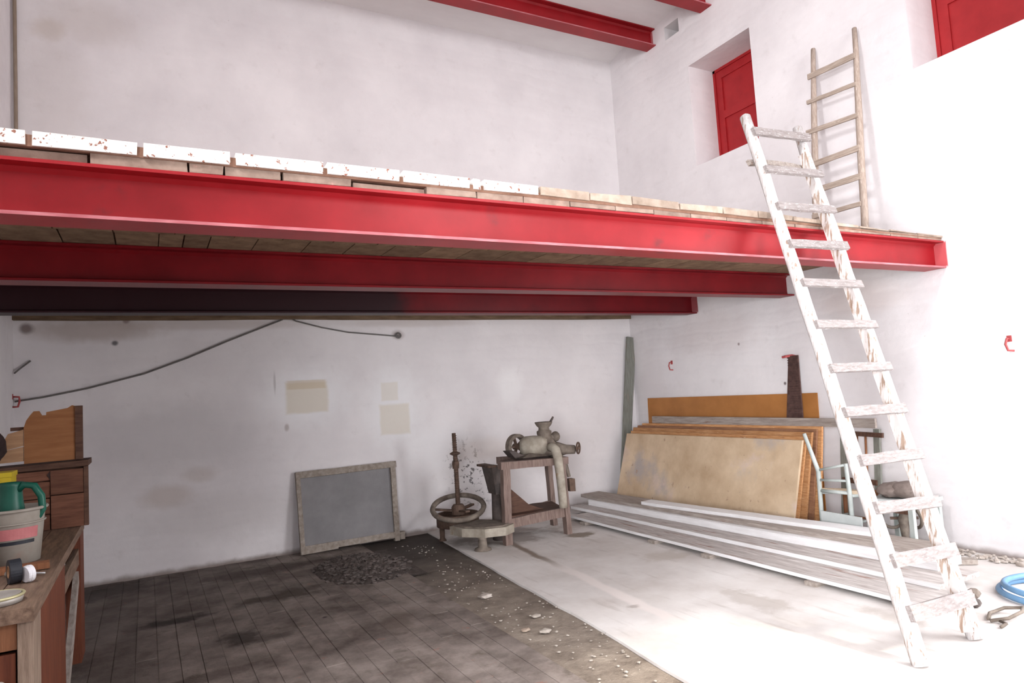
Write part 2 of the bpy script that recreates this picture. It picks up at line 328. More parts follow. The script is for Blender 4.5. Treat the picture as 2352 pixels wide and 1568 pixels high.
# ------------------------------------------------------------------ floor
def floor_mat(name, kind):
    q = NT(name); p = q.coord('World'); sep = q.n('ShaderNodeSeparateXYZ'); q.t.links.new(p, sep.inputs[0])
    X, Y = sep.outputs['X'], sep.outputs['Y']
    if kind == 'concrete':
        c = q.ramp(q.noise(p, 1.6, 7, .62), [(.30, (.55,.505,.475)), (.68, (.74,.71,.69))])
        mp = q.n('ShaderNodeMapping'); mp.inputs['Scale'].default_value = (5, .7, 1); q.t.links.new(p, mp.inputs[0])
        c = q.mix(q.math('MULTIPLY', q.sstep(q.noise(mp.outputs[0], 3, 5), .55, .75), .35), c, (.36,.31,.28))
        # pale lime strip and darker patches
        xs = q.math('ADD', X, q.math('MULTIPLY', Y, -.098))
        d = q.math('ABSOLUTE', q.math('SUBTRACT', q.math('ADD', xs, q.math('MULTIPLY', q.noise(p, 3, 4), .10)), -2.62))
        c = q.mix(q.math('MULTIPLY', q.sstep(d, .075, .03), q.sstep(q.math('MULTIPLY', Y, -1), 1.9, 3.0)), c, (.74,.68,.65))
        c = q.mix(q.math('MULTIPLY', q.sstep(d, .06, .015), q.sstep(q.math('MULTIPLY', Y, -1), 2.6, 1.9)), c, (.25,.20,.165))
        spots = [(-2.02,-1.45,.22,.13,(.23,.185,.145),.9), (-1.95,-2.75,.26,.18,(.47,.42,.37),.6), (-2.35,-4.15,.16,.34,(.44,.39,.35),.6), (-2.75,-.9,.6,.5,(.30,.25,.22),.75), (-3.1,-3.7,.06,.05,(.35,.30,.27),.7), (-1.95,-4.95,.10,.30,(.44,.39,.35),.6), (-1.6,-.9,.5,.3,(.34,.29,.26),.6)]
        bs, bd = .3, .006
    elif kind == 'dirt':
        c = q.ramp(q.noise(p, 3.2, 8, .7), [(.30, (.13,.10,.08)), (.70, (.36,.305,.25))])
        c = q.mix(q.math('MULTIPLY', q.sstep(q.noise(p, 26, 4), .66, .74), .6), c, (.46,.40,.34))
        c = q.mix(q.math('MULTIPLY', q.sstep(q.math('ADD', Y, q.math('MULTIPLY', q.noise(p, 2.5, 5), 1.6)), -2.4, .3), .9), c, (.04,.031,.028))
        spots = []; bs, bd = .7, .02
    else:
        c = q.ramp(q.noise(p, 2.4, 8, .66), [(.33, (.085,.064,.054)), (.66, (.31,.262,.235))])
        c = q.mix(q.math('MULTIPLY', q.sstep(q.noise(p, 4.3, 6, .65), .54, .68), .65), c, (.105,.082,.064))
        c = q.mix(q.math('MULTIPLY', q.sstep(q.noise(p, 9.7, 3), .66, .74), .5), c, (.33,.15,.11))
        # darker, oily ground towards the far left, with workbench shade painted in
        dk = q.sstep(q.math('ADD', q.math('ADD', X, q.math('MULTIPLY', Y, -.35)), q.math('MULTIPLY', q.noise(p, 2, 4), .6)), -4.0, -5.6)
        c = q.mix(q.math('MULTIPLY', dk, .45), c, (.075,.056,.05))
        spots = [(-6.02,-1.74,.30,.11,(.032,.024,.021),.9), (-5.15,-1.62,.42,.15,(.06,.045,.034),.85), (-5.62,-2.5,.17,.20,(.035,.027,.023),.85), (-5.45,-2.62,.24,.09,(.05,.036,.03),.6),
                 (-5.2,-.55,.7,.16,(.06,.043,.036),.7), (-4.9,-1.0,.45,.2,(.07,.048,.04),.6), (-6.6,-.35,.6,.35,(.045,.034,.03),.75), (-5.9,-3.1,.4,.1,(.07,.05,.042),.6), (-4.6,-2.9,.13,.28,(.12,.09,.072),.6), (-5.02,-2.44,.03,.03,(.03,.02,.02),.9)]
        vary = q.n('ShaderNodeObjectInfo').outputs['Random']
        hs = q.n('ShaderNodeHueSaturation'); q.t.links.new(c, hs.inputs['Color']); q.t.links.new(q.math('ADD', q.math('MULTIPLY', vary, .16), .92), hs.inputs['Value']); c = hs.outputs[0]
        bs, bd = .5, .012
    wob = q.math('MULTIPLY', q.math('SUBTRACT', q.noise(p, 4.5, 6, .65), .5), 2.6)
    for x, y, rx, ry, col, st in spots:
        dx = q.math('DIVIDE', q.math('SUBTRACT', X, x), rx); dy = q.math('DIVIDE', q.math('SUBTRACT', Y, y), ry)
        d = q.math('ADD', q.math('SQRT', q.math('ADD', q.math('MULTIPLY', dx, dx), q.math('MULTIPLY', dy, dy))), wob)
        c = q.mix(q.math('MULTIPLY', q.sstep(d, 1.15, .45), st), c, col)
    return q.finish(c, .82, q.noise(p, 18, 6, .65), bs, bd, spec=.3)
f_conc = floor_mat('worn_concrete', 'concrete'); f_dirt = floor_mat('bare_dirt', 'dirt'); f_brick = floor_mat('worn_paving_brick', 'brick')

XL, YF, HC = -7.25, -10.0, 6.40
floor = root('floor', (0, 0, 0))
b = MB(); b.box((XL-.3, YF-.3, -.20), (.6, .3, -.018)); tag(b.build('earth_bed', f_dirt, floor), 'dark bare dirt channel between paving and concrete')
edge = [(-3.25-.078*t-(.0 if t < 4 else .03*(t-4))+random.uniform(-.007, .007), -t) for t in [i*.22 for i in range(46)]]
b = MB(); b.prism([(x, y, -.10) for x, y in edge]+[(0.0, -9.9, -.10), (0.0, 0.0, -.10)], (0, 0, .10)); tag(b.build('concrete_slab', f_conc, floor), 'pale worn concrete along the right side')
BW, BL = .128, .86
ny = 0
x = -4.085
cells = []
while x-BW > XL:
    off = random.uniform(0, BL)
    y = 0.0
    first = True
    while y > -9.5:
        ln = (off if first and off > .08 else BL); first = False
        cells.append((x-BW, x, y-ln, y)); y -= ln
    x -= BW
def dist2(c): return (c[1]+6.17)**2+(c[2]+7.75)**2
def inview(c):
    cx, cy = (c[0]+c[1])/2, (c[2]+c[3])/2
    r = (V((cx, cy, 0))-V((-6.1702, -7.7502, 1.6)))
    R = cam.matrix_world.to_3x3(); q = R.transposed() @ r
    if q.z > -.5: return False
    px = 1176+1554.1*q.x/-q.z; py = 784-1554.1*q.y/-q.z
    return px > 150 and px < 2380 and py < 1600
vis = sorted([c for c in cells if inview(c)], key=dist2)
near, rest = vis[:300], [c for c in cells if c not in set(vis[:300])]
def add_brick(bm, c):
    x0, x1, y0, y1 = c; g = .0016; dz = random.uniform(-.002, .0015)
    bm.box((x0+g, y0+g, -.06), (x1-g, y1-g, dz), .0012)
for c in near:
    b = MB(); add_brick(b, c); b.build('paving_brick', f_brick, floor)
b = MB()
for c in rest: add_brick(b, c)
tag(b.build('outer_paving', f_brick, floor), kind='stuff')
b = MB(); b.box((XL, -9.9, -.05), (-4.08, 0, -.0045)); b.build('paving_joint_bed', f_brick, floor)

# ------------------------------------------------------------------ walls and ceiling
def grid_wall(name, m, ua, us, zs, holes, place, depth):
    """flat wall of quads with rectangular holes and their reveals; place(u,z,d) -> point"""
    b = MB()
    for i in range(len(us)-1):
        for k in range(len(zs)-1):
            mu, mz = (us[i]+us[i+1])/2, (zs[k]+zs[k+1])/2
            if any(h[0] < mu < h[1] and h[2] < mz < h[3] for h in holes): continue
            b._add([place(us[i], zs[k], 0), place(us[i+1], zs[k], 0), place(us[i+1], zs[k+1], 0), place(us[i], zs[k+1], 0)], [(0,1,2,3)])
            b._add([place(us[i], zs[k], depth), place(us[i+1], zs[k], depth), place(us[i+1], zs[k+1], depth), place(us[i], zs[k+1], depth)], [(0,1,2,3)])
    for u0, u1, z0, z1 in holes:
        for p, q in (((u0,z0),(u1,z0)), ((u1,z0),(u1,z1)), ((u1,z1),(u0,z1)), ((u0,z1),(u0,z0))):
            b._add([place(*p, 0), place(*q, 0), place(*q, depth), place(*p, depth)], [(0,1,2,3)])
    o = b.build(name, m, base=(0, 0, 0)); o['kind'] = 'structure'; return o
W1 = (-2.567, -1.572, 4.288, 5.598); W2 = (-5.33, -4.328, 4.288, 5.598); VT = (-1.462, -1.195, 6.125, 6.305)
RD = (-7.8, -6.2, 0.0, 2.9); LW = (-6.05, -4.85, 4.3, 5.6); LD = (-9.2, -7.4, 0.0, 3.1); FW = (-2.75, -1.25, 4.2, 5.6)  # RD, LD and FW: unseen openings added to go with the fill lamps
def cuts(lo, hi, holes, k): return sorted({lo, hi} | {h[k] for h in holes} | {h[k+1] for h in holes})
RH, LH = [W1, W2, VT, RD], [LW, LD]
grid_wall('wall_right', wall_right_m, 'Y', cuts(-10.0, 0.0, RH, 0), cuts(-.15, 6.6, RH, 2), RH, lambda u, z, d: (d, u, z), .52)
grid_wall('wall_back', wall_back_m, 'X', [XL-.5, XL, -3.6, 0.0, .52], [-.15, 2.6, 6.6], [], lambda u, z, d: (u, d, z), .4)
grid_wall('wall_left', wall_plain_m, 'Y', cuts(-10.0, 0.0, LH, 0), cuts(-.15, 6.6, LH, 2), LH, lambda u, z, d: (XL-d, u, z), .45)
grid_wall('wall_front', wall_plain_m, 'X', cuts(XL-.5, .52, [FW], 0), cuts(-.15, 6.6, [FW], 2), [FW], lambda u, z, d: (u, YF-d, z), .4)
# shallow vaults between the ceiling beams
CB = [-.95, -1.95, -2.98, -4.01, -5.04, -6.07, -7.10, -8.13, -9.16]
b = MB(); prof = []
ys = [0.0]+CB+[YF]
for y0, y1 in zip(ys, ys[1:]):
    for k in range(8):
        u = k/8; prof.append((y0+(y1-y0)*u, 6.375+.085*math.sin(PI*u)))
prof.append((YF, 6.375))
r0 = [b.bm.verts.new((XL-.4, y, z)) for y, z in prof]; r1 = [b.bm.verts.new((.4, y, z)) for y, z in prof]
r2 = [b.bm.verts.new((XL-.4, y, 6.72)) for y, z in prof]; r3 = [b.bm.verts.new((.4, y, 6.72)) for y, z in prof]
for k in range(len(prof)-1):
    b.bm.faces.new((r0[k], r0[k+1], r1[k+1], r1[k])); b.bm.faces.new((r2[k], r2[k+1], r3[k+1], r3[k]))
o = b.build('ceiling', ceil_mat, base=(0, 0, 0), smooth=True); o['kind'] = 'structure'
# rim pipe running up the far left corner
b = MB(); b.tube([(-7.215, -.035, 2.82), (-7.212, -.035, 4.4), (-7.218, -.035, 6.36)], .016, 8)
tag(b.build('corner_pipe', stain_wood), 'thin brownish pipe up the far left corner above the platform', 'pipe')

# ------------------------------------------------------------------ windows with red shutters
def shutter_window(name, w, x, seed):
    y0, y1, z0, z1 = w; r = root(name, (x, (y0+y1)/2, z0))
    f = MB()
    for a, c in (((x, y0, z0), (x+.06, y0+.035, z1)), ((x, y1-.035, z0), (x+.06, y1, z1)), ((x, y0, z1-.035), (x+.06, y1, z1)), ((x, y0, z0), (x+.06, y1, z0+.03))): f.box(a, c)
    f.build('frame', red_door, r)
    ym = (y0+y1)/2
    for a, c in ((y0+.037, y1-.037),):
        s_ = MB(); xs = x+.012
        for lo, hi in (((a, z0+.032), (a+.095, z1-.037)), ((c-.095, z0+.032), (c, z1-.037))):
            s_.box((xs, lo[0], lo[1]), (xs+.04, hi[0], hi[1]))
        for zz in (z0+.032, z0+.64, z1-.137):
            s_.box((xs, a+.095, zz), (xs+.04, c-.095, zz+.10))
        sh = s_.build('shutter', red_door, r, bevel=.004)
        for zz0, zz1 in ((z0+.132, z0+.64), (z0+.74, z1-.137)):
            p = MB(); p.box((xs+.016, a+.09, zz0-.005), (xs+.03, c-.09, zz1+.005)); p.build('panel', red_door, sh)
    return r
shutter_window('window_1', W1, .42, 1); shutter_window('window_2', W2, .42, 2)
# ventilation niche high in the right wall: two sloping clay slips close it
vt = root('trim_1', (.2, -1.33, 6.125))
b = MB(); b._add([(.28, VT[0], VT[2]), (.28, VT[1], VT[2]), (.28, VT[1], VT[3]), (.28, VT[0], VT[3])], [(0,1,2,3)]); b.build('niche_back', concrete_cap, vt)
b = MB(); b.hexa([(.03, VT[0]+.002, VT[2]+.002), (.27, VT[0]+.002, VT[2]+.002), (.27, VT[1]-.002, VT[2]+.002), (.03, VT[1]-.002, VT[2]+.002),
                  (.05, VT[0]+.002, VT[2]+.02), (.27, VT[0]+.002, VT[2]+.12), (.27, VT[1]-.002, VT[2]+.12), (.05, VT[1]-.002, VT[2]+.02)]); b.build('mortar_slope', chip_white, vt)

# ------------------------------------------------------------------ red steel beams
def ibeam(name, x0, x1, yc, z0, label, h=.24, w=.19, group=None, paint=None):
    red_paint = paint or globals()['red_paint']
    t = thing(name, ((x0+x1)/2, yc, z0), label, 'beam', group)
    tf, tw = .015, .011
    b = MB(); b.box((x0, yc-tw/2, z0+tf), (x1, yc+tw/2, z0+h-tf))
    for sgn in (-1, 1):   # root fillets
        b.prism([(x0, yc+sgn*tw/2, z0+tf), (x0, yc+sgn*(tw/2+.02), z0+tf), (x0, yc+sgn*tw/2, z0+tf+.02)], (x1-x0, 0, 0))
        b.prism([(x0, yc+sgn*tw/2, z0+h-tf), (x0, yc+sgn*(tw/2+.02), z0+h-tf), (x0, yc+sgn*tw/2, z0+h-tf-.02)], (x1-x0, 0, 0))
    b.build('web', red_paint, t)
    b = MB(); b.box((x0, yc-w/2, z0), (x1, yc+w/2, z0+tf)); o = b.build('bottom_flange', red_paint, t, bevel=.003); o.data.materials.append(red_tip_sheen if paint is None else red_paint)
    for f in o.data.polygons:
        if f.normal.y < -.6: f.material_index = 1
    b = MB(); b.box((x0, yc-w/2, z0+h-tf), (x1, yc+w/2, z0+h)); b.build('top_flange', red_paint, t, bevel=.003)
    return t
MZ = 2.443
ibeam('steel_beam', XL, -.001, -4.43+.095, MZ, 'bright red steel beam along the front edge of the brick platform')
ibeam('steel_beam', XL, -.001, -2.848+.095, MZ, 'red steel beam under the platform, second from the front edge', paint=red_shaded)
ibeam('steel_beam', XL, -.001, -1.377+.095, MZ, 'darkest red steel beam under the platform, nearest the back wall', paint=primer_shaded_red)
ibeam('steel_beam', XL, -.001, -.92, 6.15, 'red steel ceiling beam nearest the back wall, ending left of the vent hole')
ibeam('steel_beam', XL, -.001, -1.95, 6.15, 'red steel ceiling beam tip at the top edge, right of the vent hole')
b = MB(); b.bar((XL, -.035, 2.615), (-.02, -.035, 2.605), .07, .135, (0, 1, 0), 14, .006)
tag(b.build('wall_plate', M('dark_timber', (.12,.075,.045), (.24,.16,.10), 5, .85, WOODX)), 'dark brown timber strip along the back wall under the platform', 'timber')

# ------------------------------------------------------------------ brick platform deck
deck = thing('platform_deck', (-3.6, -2.2, 2.683), 'raised brick platform with whitewashed brick front edge on red beams', 'platform')
def ztop(x): return 2.797 if x < -5 else (2.797-.022*(x+5)/2.7 if x < -2.3 else 2.775-.062*(x+2.3)/2.3)
def zmid(x): return 2.735 if x < -4 else 2.735-.012*(x+4)/4
top = [XL+.01, -6.98, -6.577, -6.171, -5.789, -5.361, -4.963, -4.556, -4.49, -4.113, -3.76, -3.43, -3.036, -2.642, -2.30, -1.93, -1.55, -1.16, -.76, -.38, -.012]
for i, (a, c) in enumerate(zip(top, top[1:])):
    g = .012 if a < -4.2 else .006
    m = brick_white if a < -4.2 else brick_pale
    zb = (zmid(a)+zmid(c))/2
    b = MB(); rr = .002 if a < -4.2 else .006
    p = [(a+g, -4.432, zmid(a)+.003), (c-g, -4.432, zmid(c)+.003), (c-g, -4.20, zmid(c)+.003), (a+g, -4.20, zmid(a)+.003),
         (a+g, -4.432, ztop(a)), (c-g, -4.432, ztop(c)), (c-g, -4.20, ztop(c)), (a+g, -4.20, ztop(a))]
    b.hexa([tuple(q+random.uniform(-rr, rr) for q in v) for v in p]); b.build('brick', m, deck, bevel=.004)
low = [XL+.01, -6.364, -5.979, -5.829, -5.572, -5.22, -4.825, -4.524, -4.22, -3.90, -3.56, -3.25, -2.93, -2.60, -2.25, -1.90, -1.52, -1.12, -.74, -.36, -.01]
for i, (a, c) in enumerate(zip(low, low[1:])):
    g = .009 if i in (0, 4) else .004
    h = zmid(c)-.0015
    y0 = -4.418
    if abs(a+5.22) < .01: h = 2.713; y0 = -4.405        # sunken broken piece with the dark gap above
    if i == 0: h -= .008; y0 = -4.40
    b = MB(); p = [(a+g, y0, 2.688), (c-g, y0, 2.688), (c-g, -4.20, 2.688), (a+g, -4.20, 2.688), (a+g, y0, min(h, zmid(a)-.0015)), (c-g, y0, h), (c-g, -4.20, h), (a+g, -4.20, min(h, zmid(a)-.0015))]
    b.hexa([tuple(q+random.uniform(-.003, .003) for q in v) for v in p]); b.build('brick', brick_raw, deck, bevel=.004)
b = MB(); b.hexa([(XL+.006, -4.36, 2.70), (-.01, -4.36, 2.70), (-.01, -.005, 2.70), (XL+.006, -.005, 2.70), (XL+.006, -4.36, 2.785), (-.01, -4.36, 2.695), (-.01, -.005, 2.695), (XL+.006, -.005, 2.785)]); b.build('brick_core', terracotta, deck)
b = MB(); b.hexa([(XL+.006,-4.422,2.738), (-.014,-4.422,2.70), (-.014,-4.21,2.70), (XL+.006,-4.21,2.738), (XL+.006,-4.422,2.793), (-.012,-4.422,2.706), (-.012,-4.21,2.706), (XL+.006,-4.21,2.793)])
b.build('mortar_bed', terracotta, deck)
b = MB()   # crumbly mortar spread over the right end of the deck
for k in range(60):
    xx = -1.9*random.random()**1.2-.085
    b.blob((xx, -4.40+random.random()*.5, ztop(xx)-.004), (random.uniform(.02, .07), random.uniform(.02, .05), random.uniform(.006, .018)), 1, .3)
tag(b.build('mortar_crumbs', brick_pale, deck), kind='stuff')
tiles = {}
def tile(x0, x1, y0, y1):
    b = MB(); b.box((x0+.004, y0+.004, 2.6835), (x1-.004, y1-.004, 2.7005), .0015); b.build('clay_tile', tile_under, deck)
for y0, y1, rows in ((-4.235, -2.85, 4), (-2.655, -1.38, 3), (-1.18, -.08, 3)):
    for r_ in range(rows):
        a = y0+(y1-y0)*r_/rows; c = y0+(y1-y0)*(r_+1)/rows
        xs = [XL+.006]; 
        if r_ == rows-1 and rows == 4: xs = [XL+.006, -6.91, -6.60, -6.32, -6.08, -5.94, -5.79, -5.51]
        while xs[-1] < -.3: xs.append(xs[-1]+random.uniform(.27, .34))
        xs[-1] = -.005
        for p, q_ in zip(xs, xs[1:]): tile(p, q_, a, c)

# ------------------------------------------------------------------ ladders
def lerp(a, c, t): return V(a).lerp(V(c), t)
FL, TL, FR, TR = (-2.545,-5.455,0.0), (-2.06,-4.19,3.60), (-1.957,-5.416,0.0), (-1.477,-4.19,3.587)
lad = thing('ladder', (-2.25, -5.43, 0), 'large whitewashed wooden ladder leaning on the platform edge', 'ladder')
def rail(F, T, r0, r1, name='rail', m=wood_white, parent=lad, n=14):
    b = MB(); pts = [lerp(F, T, k/n)+V((random.uniform(-.005,.005), random.uniform(-.004,.004), 0)) for k in range(n+1)]
    b.tube(pts, [r0+(r1-r0)*k/n for k in range(n+1)], 10, .06); return b.build(name, m, parent, smooth=True)
rail(FL, TL, .046, .040); rail(FR, TR, .046, .038)
ts = [(.9509,.9645),(.8583,.8702),(.7728,.7819),(.6901,.6981),(.609,.6128),(.5273,.5284),(.4462,.4458),(.3697,.3668),(.2904,.2859),(.217,.2065),(.1403,.1302),(.0682,.058)]
LN = V((1.263, 0, 0)); 
nrm = (V(TL)-V(FL)).cross(V(FR)-V(FL)).normalized()
if nrm.y > 0: nrm = -nrm            # towards the climber
up_l = (V(TL)-V(FL)).normalized()
for i, (a, c) in enumerate(ts):
    p, q = lerp(FL, TL, a), lerp(FR, TR, c); d = (q-p).normalized()
    h = (.068, .058, .058, .058, .056, .056, .06, .062, .066, .07, .076, .084)[i]
    b = MB(); b.bar(p-d*.035+nrm*.050, q+d*.035+nrm*.050, h, .026, up_l, 5, .0025); b.build('rung', wood_rung, lad, bevel=.003)
p, q = lerp(FL, TL, .8932), lerp(FR, TR, .9037); d = (q-p).normalized()
b = MB(); pts = [p.lerp(q, k/6)-d*.06*(1-k/6)+up_l*.02*math.sin(PI*k/6)-nrm*.055 for k in range(7)]
for u, v in zip(pts, pts[1:]): b.bar(u, v, .045, .022, up_l)
tag(b.build('rung', wood_grey, lad), 'bowed bare-wood rung fixed behind the rails')
# bare wood strips along the right rail and binding cloth
b = MB(); b.bar(lerp(FR, TR, .012)-V((.036,0,0))-nrm*.004, lerp(FR, TR, .93)-V((.032,0,0))-nrm*.004, .024, .066, (1,0,0), 12, .001)
tag(b.build('bare_edge', M('bare_orange_wood', (.30,.20,.145), (.44,.33,.26), 6, .75, WOODZ, .3, splat=[(5,.40,.50,(.66,.61,.59))]), lad), 'bare orange wood edge of the right rail')

def upl(z, s=.19): return -.03-(4.9-z)*s
SL, SR = [(-3.385, 4.93), (-3.50, 2.80)], [(-3.853, 4.91), (-4.01, 2.80)]
lad2 = thing('ladder', (-.43, -3.76, 2.78), 'small bare wooden ladder on the platform leaning on the right wall', 'ladder')
lw = M('bare_grey_ladder_wood', (.33,.25,.20), (.50,.41,.35), 7, .75, WOODZ, .3, splat=[(8,.62,.72,(.68,.60,.53))])
lw2 = M('bare_grey_rung_wood', (.32,.25,.20), (.50,.41,.345), 7, .75, WOODY, .3, splat=[(8,.62,.72,(.70,.62,.54))])
for A in (SL, SR):
    b = MB(); pts = [V((upl(A[0][1]+(A[1][1]-A[0][1])*k/8)-.02, A[0][0]+(A[1][0]-A[0][0])*k/8+random.uniform(-.004,.004), A[0][1]+(A[1][1]-A[0][1])*k/8)) for k in range(9)]
    b.tube(pts, [.022+.010*min(k,4)/4 for k in range(9)], 8, .05); b.build('rail', lw, lad2, smooth=True)
for (yl, zl), (yr, zr), h in (((-3.36,4.622),(-3.885,4.605),.055), ((-3.36,4.345),(-3.905,4.305),.036), ((-3.365,4.02),(-3.935,3.98),.045), ((-3.41,3.655),(-3.955,3.65),.055), ((-3.45,3.375),(-3.975,3.37),.055), ((-3.47,3.115),(-3.98,3.105),.042)):
    b = MB(); b.bar((upl(zl)-.052, yl, zl), (upl(zr)-.052, yr, zr), h, .02, (0, 0, 1), 4, .002); b.build('rung', lw2, lad2, bevel=.002)

# ------------------------------------------------------------------ boards and panels on the right
def board(name, a, c, w, t, m, label, cat='plank', point=False, group=None, seg=10):
    """plank whose FRONT lower edge runs a -> c; extends w in +X"""
    a, c = V(a), V(c); b = MB(); d = (c-a)
    rings = []
    for k in range(seg+1):
        p = a+d*k/seg; j = lambda s_: random.uniform(-s_, s_)
        x0 = j(.006); x1 = w+j(.006)
        ysh = 0
        if point and k == 0: ysh = .30
        rings.append([b.bm.verts.new(p+V(q)) for q in ((x0, -ysh if 0 else 0, 0), (x1, 0, 0), (x1, 0, t), (x0, 0, t))])
        if point and k == 0:
            for i_ in (0, 3): rings[0][i_].co += V((w*.12, -.02, 0))
    for r0, r1 in zip(rings, rings[1:]):
        for k in range(4): b.bm.faces.new((r0[k], r0[(k+1)%4], r1[(k+1)%4], r1[k]))
    b.bm.faces.new(rings[0][::-1]); b.bm.faces.new(rings[-1])
    o = b.build(name, m, bevel=.003)
    if m is plank_lime:
        o.data.materials.append(plank_pale)
        for f in o.data.polygons:
            if f.normal.x < -.8: f.material_index = 1
    return tag(o, label, cat, group)
for k, y in enumerate((-1.02, -2.28, -3.05, -4.17)):
    x0 = -1.70-.022*abs(y+.67)
    b = MB(); b.box((x0-.01, y-.055, 0.0), (-.70, y+.055, .03), .002)
    tag(b.build('batten', wood_greyx), ['short wooden batten under the plank stack, nearest the back wall', 'wooden batten under the plank stack, second from the back wall', 'wooden batten under the plank stack, third from the back wall', 'wooden batten under the plank stack, nearest the ladder'][k], 'batten')
board('plank', (-1.66, -.67, .0305), (-1.765, -5.08, .0305), .46, .028, plank_lime, 'bottom long plank of the floor stack, grey face with whitened front edge')
board('plank', (-1.40, -.30, .0595), (-1.385, -4.90, .0595), .50, .034, plank_lime, 'grey and brown long plank second from the bottom of the floor stack')
board('plank', (-1.215, -.43, .0945), (-1.08, -4.72, .0945), .31, .066, plank_pale, 'thick white painted plank in the middle of the floor stack')
board('plank', (-1.195, -.15, .1615), (-.985, -4.58, .1615), .345, .036, wood_grey, 'grey weathered plank with a slanted end, above the thick white one', point=True)
board('plank', (-1.14, -1.36, .1985), (-.82, -4.06, .1985), .18, .034, plank_pale, 'topmost white plank of the floor stack with a pointed end', point=True)

def lean_panel(name, y0, y1, xb, xt, zt, t, m, label, cat='panel', zb=.0, group=None, skew=0.0):
    b = MB(); b.hexa([(xb, y0, zb), (xb+t, y0, zb), (xb+t, y1, zb), (xb, y1, zb), (xt, y0+skew, zt), (xt+t, y0+skew, zt), (xt+t, y1+skew, zt), (xt, y1+skew, zt)])
    return tag(b.build(name, m, bevel=.002), label, cat, group)
lean_panel('panel', -3.08, -.25, -.665, -.382, .932, .028, panel_face, 'front dusty tan wooden panel leaning in the stack by the right wall')
lean_panel('panel', -3.09, -.28, -.605, -.330, .965, .022, panel_edge, 'orange wooden panel directly behind the front tan panel')
lean_panel('panel', -3.12, -.27, -.530, -.280, 1.005, .03, panel_edge, 'thick orange-brown panel, second behind the front tan panel')
lean_panel('panel', -3.14, -.30, -.440, -.225, 1.03, .022, M('dark_brown_panel', (.20,.09,.05), (.34,.17,.09), 6, .7, WOODY), 'dark brown panel, third behind the front tan panel')
lean_panel('panel', -3.16, -.33, -.350, -.170, 1.055, .026, panel_edge, 'pale orange panel furthest back in the leaning stack')
lean_panel('hardboard_sheet', -3.03, -.305, -.065, -.022, 1.392, .006, hardboard, 'smooth brown hardboard sheet standing against the right wall', 'board')
b = MB(); b.bar((-.135, -.52, 1.105), (-.135, -3.72, 1.092), .088, .03, (0, 0, 1), 10, .0025)
tag(b.build('plank', wood_grey, bevel=.003), 'long grey plank on edge along the top of the leaning panels', 'plank')
b = MB(); b.bar((-.36, -.05, .01), (-.03, -.05, 2.27), .15, .03, (1, 0, 0), 10, .003)
tag(b.build('plank', post_green, bevel=.004), 'grey-green plank standing upright in the back right corner', 'plank')

# hanging ridged belt
hb = thing('ridged_belt', (-.07, -2.80, 1.10), 'dark ridged belt hanging from a red hook over the hardboard', 'belt')
b = MB(); b.hexa([(-.085, -2.875, 1.10), (-.07, -2.875, 1.10), (-.07, -2.665, 1.10), (-.085, -2.665, 1.10), (-.075, -2.875, 1.80), (-.06, -2.875, 1.80), (-.06, -2.755, 1.80), (-.075, -2.755, 1.80)]); b.build('strap', belt, hb)
b = MB()
for k in range(26):
    z = 1.115+k*.0265; yl = -2.665-(min(1, (z-1.10)/.22))*.085
    b.bar((-.084+.012*(z-1.1), yl+.004, z), (-.084+.012*(z-1.1), -2.879, z), .012, .016, (0, 0, 1))
tag(b.build('ridges', belt, hb), kind='stuff')
b = MB(); b.tube([(0, -2.79, 1.79), (-.05, -2.785, 1.80), (-.10, -2.74, 1.795), (-.10, -2.70, 1.79)], .014, 6); tag(b.build('hook', ring_red, hb), 'red wall hook')

# wall rings
def ring(y, z, label, wall='R'):
    t = thing('wall_ring', (-.02, y, z-.05) if wall == 'R' else (XL+.02, y, z-.05), label, 'ring')
    b = MB()
    if wall == 'R':
        b.tube([(0, y, z+.045), (-.04, y, z+.045), (-.045, y+.012, z), (-.04, y, z-.05), (-.01, y-.03, z-.055)], .009, 6)
    else: b.tube([(XL, y, z+.045), (XL+.05, y, z+.04), (XL+.055, y-.01, z), (XL+.04, y, z-.05), (XL, y, z-.05)], .009, 6)
    b.build('loop', ring_red, t, smooth=True)
    b = MB(); b.box((-.004, y-.018, z+.02), (0, y+.018, z+.07)) if wall == 'R' else b.box((XL, y-.018, z+.02), (XL+.004, y+.018, z+.07))
    b.build('wall_fixing', ring_red, t); return t
ring(-.83, 1.81, 'small red iron ring in the right wall near the back corner')
ring(-4.853, 1.735, 'small red iron ring in the bright right wall beyond the ladder')
ring(-.06, 1.79, 'red iron ring at the left wall where the cable ends', 'L')

# ------------------------------------------------------------------ chairs and clutter by the right wall
ch = thing('chair', (-.4, -3.53, 0), 'pale grey-green wooden chair with a rush seat behind the plank stack', 'chair')
def stick(pts, r, name, m=chair_paint, parent=ch, n=8): 
    b = MB(); b.tube(pts, r, n); return b.build(name, m, parent, smooth=True)
stick([(-.58,-3.375,0), (-.58,-3.385,.35), (-.585,-3.395,.67), (-.66,-3.335,1.03)], [.019,.021,.021,.017], 'back_post')
stick([(-.58,-3.70,0), (-.58,-3.70,.45), (-.58,-3.685,.76)], [.019,.021,.018], 'back_post')
stick([(-.20,-3.36,0), (-.20,-3.37,.44)], [.017,.02], 'leg', wood_orange); stick([(-.20,-3.72,0), (-.20,-3.71,.44)], [.017,.02], 'leg', wood_orange)
for z, q in ((.70, .055), (.61, 0)): stick([(-.585,-3.39,z-.02), (-.585,-3.69,z+q-.005)], .012, 'back_rail')
stick([(-.58,-3.39,.49), (-.58,-3.69,.495)], .017, 'seat_rail'); stick([(-.20,-3.37,.43), (-.20,-3.71,.43)], .014, 'seat_rail', wood_orange)
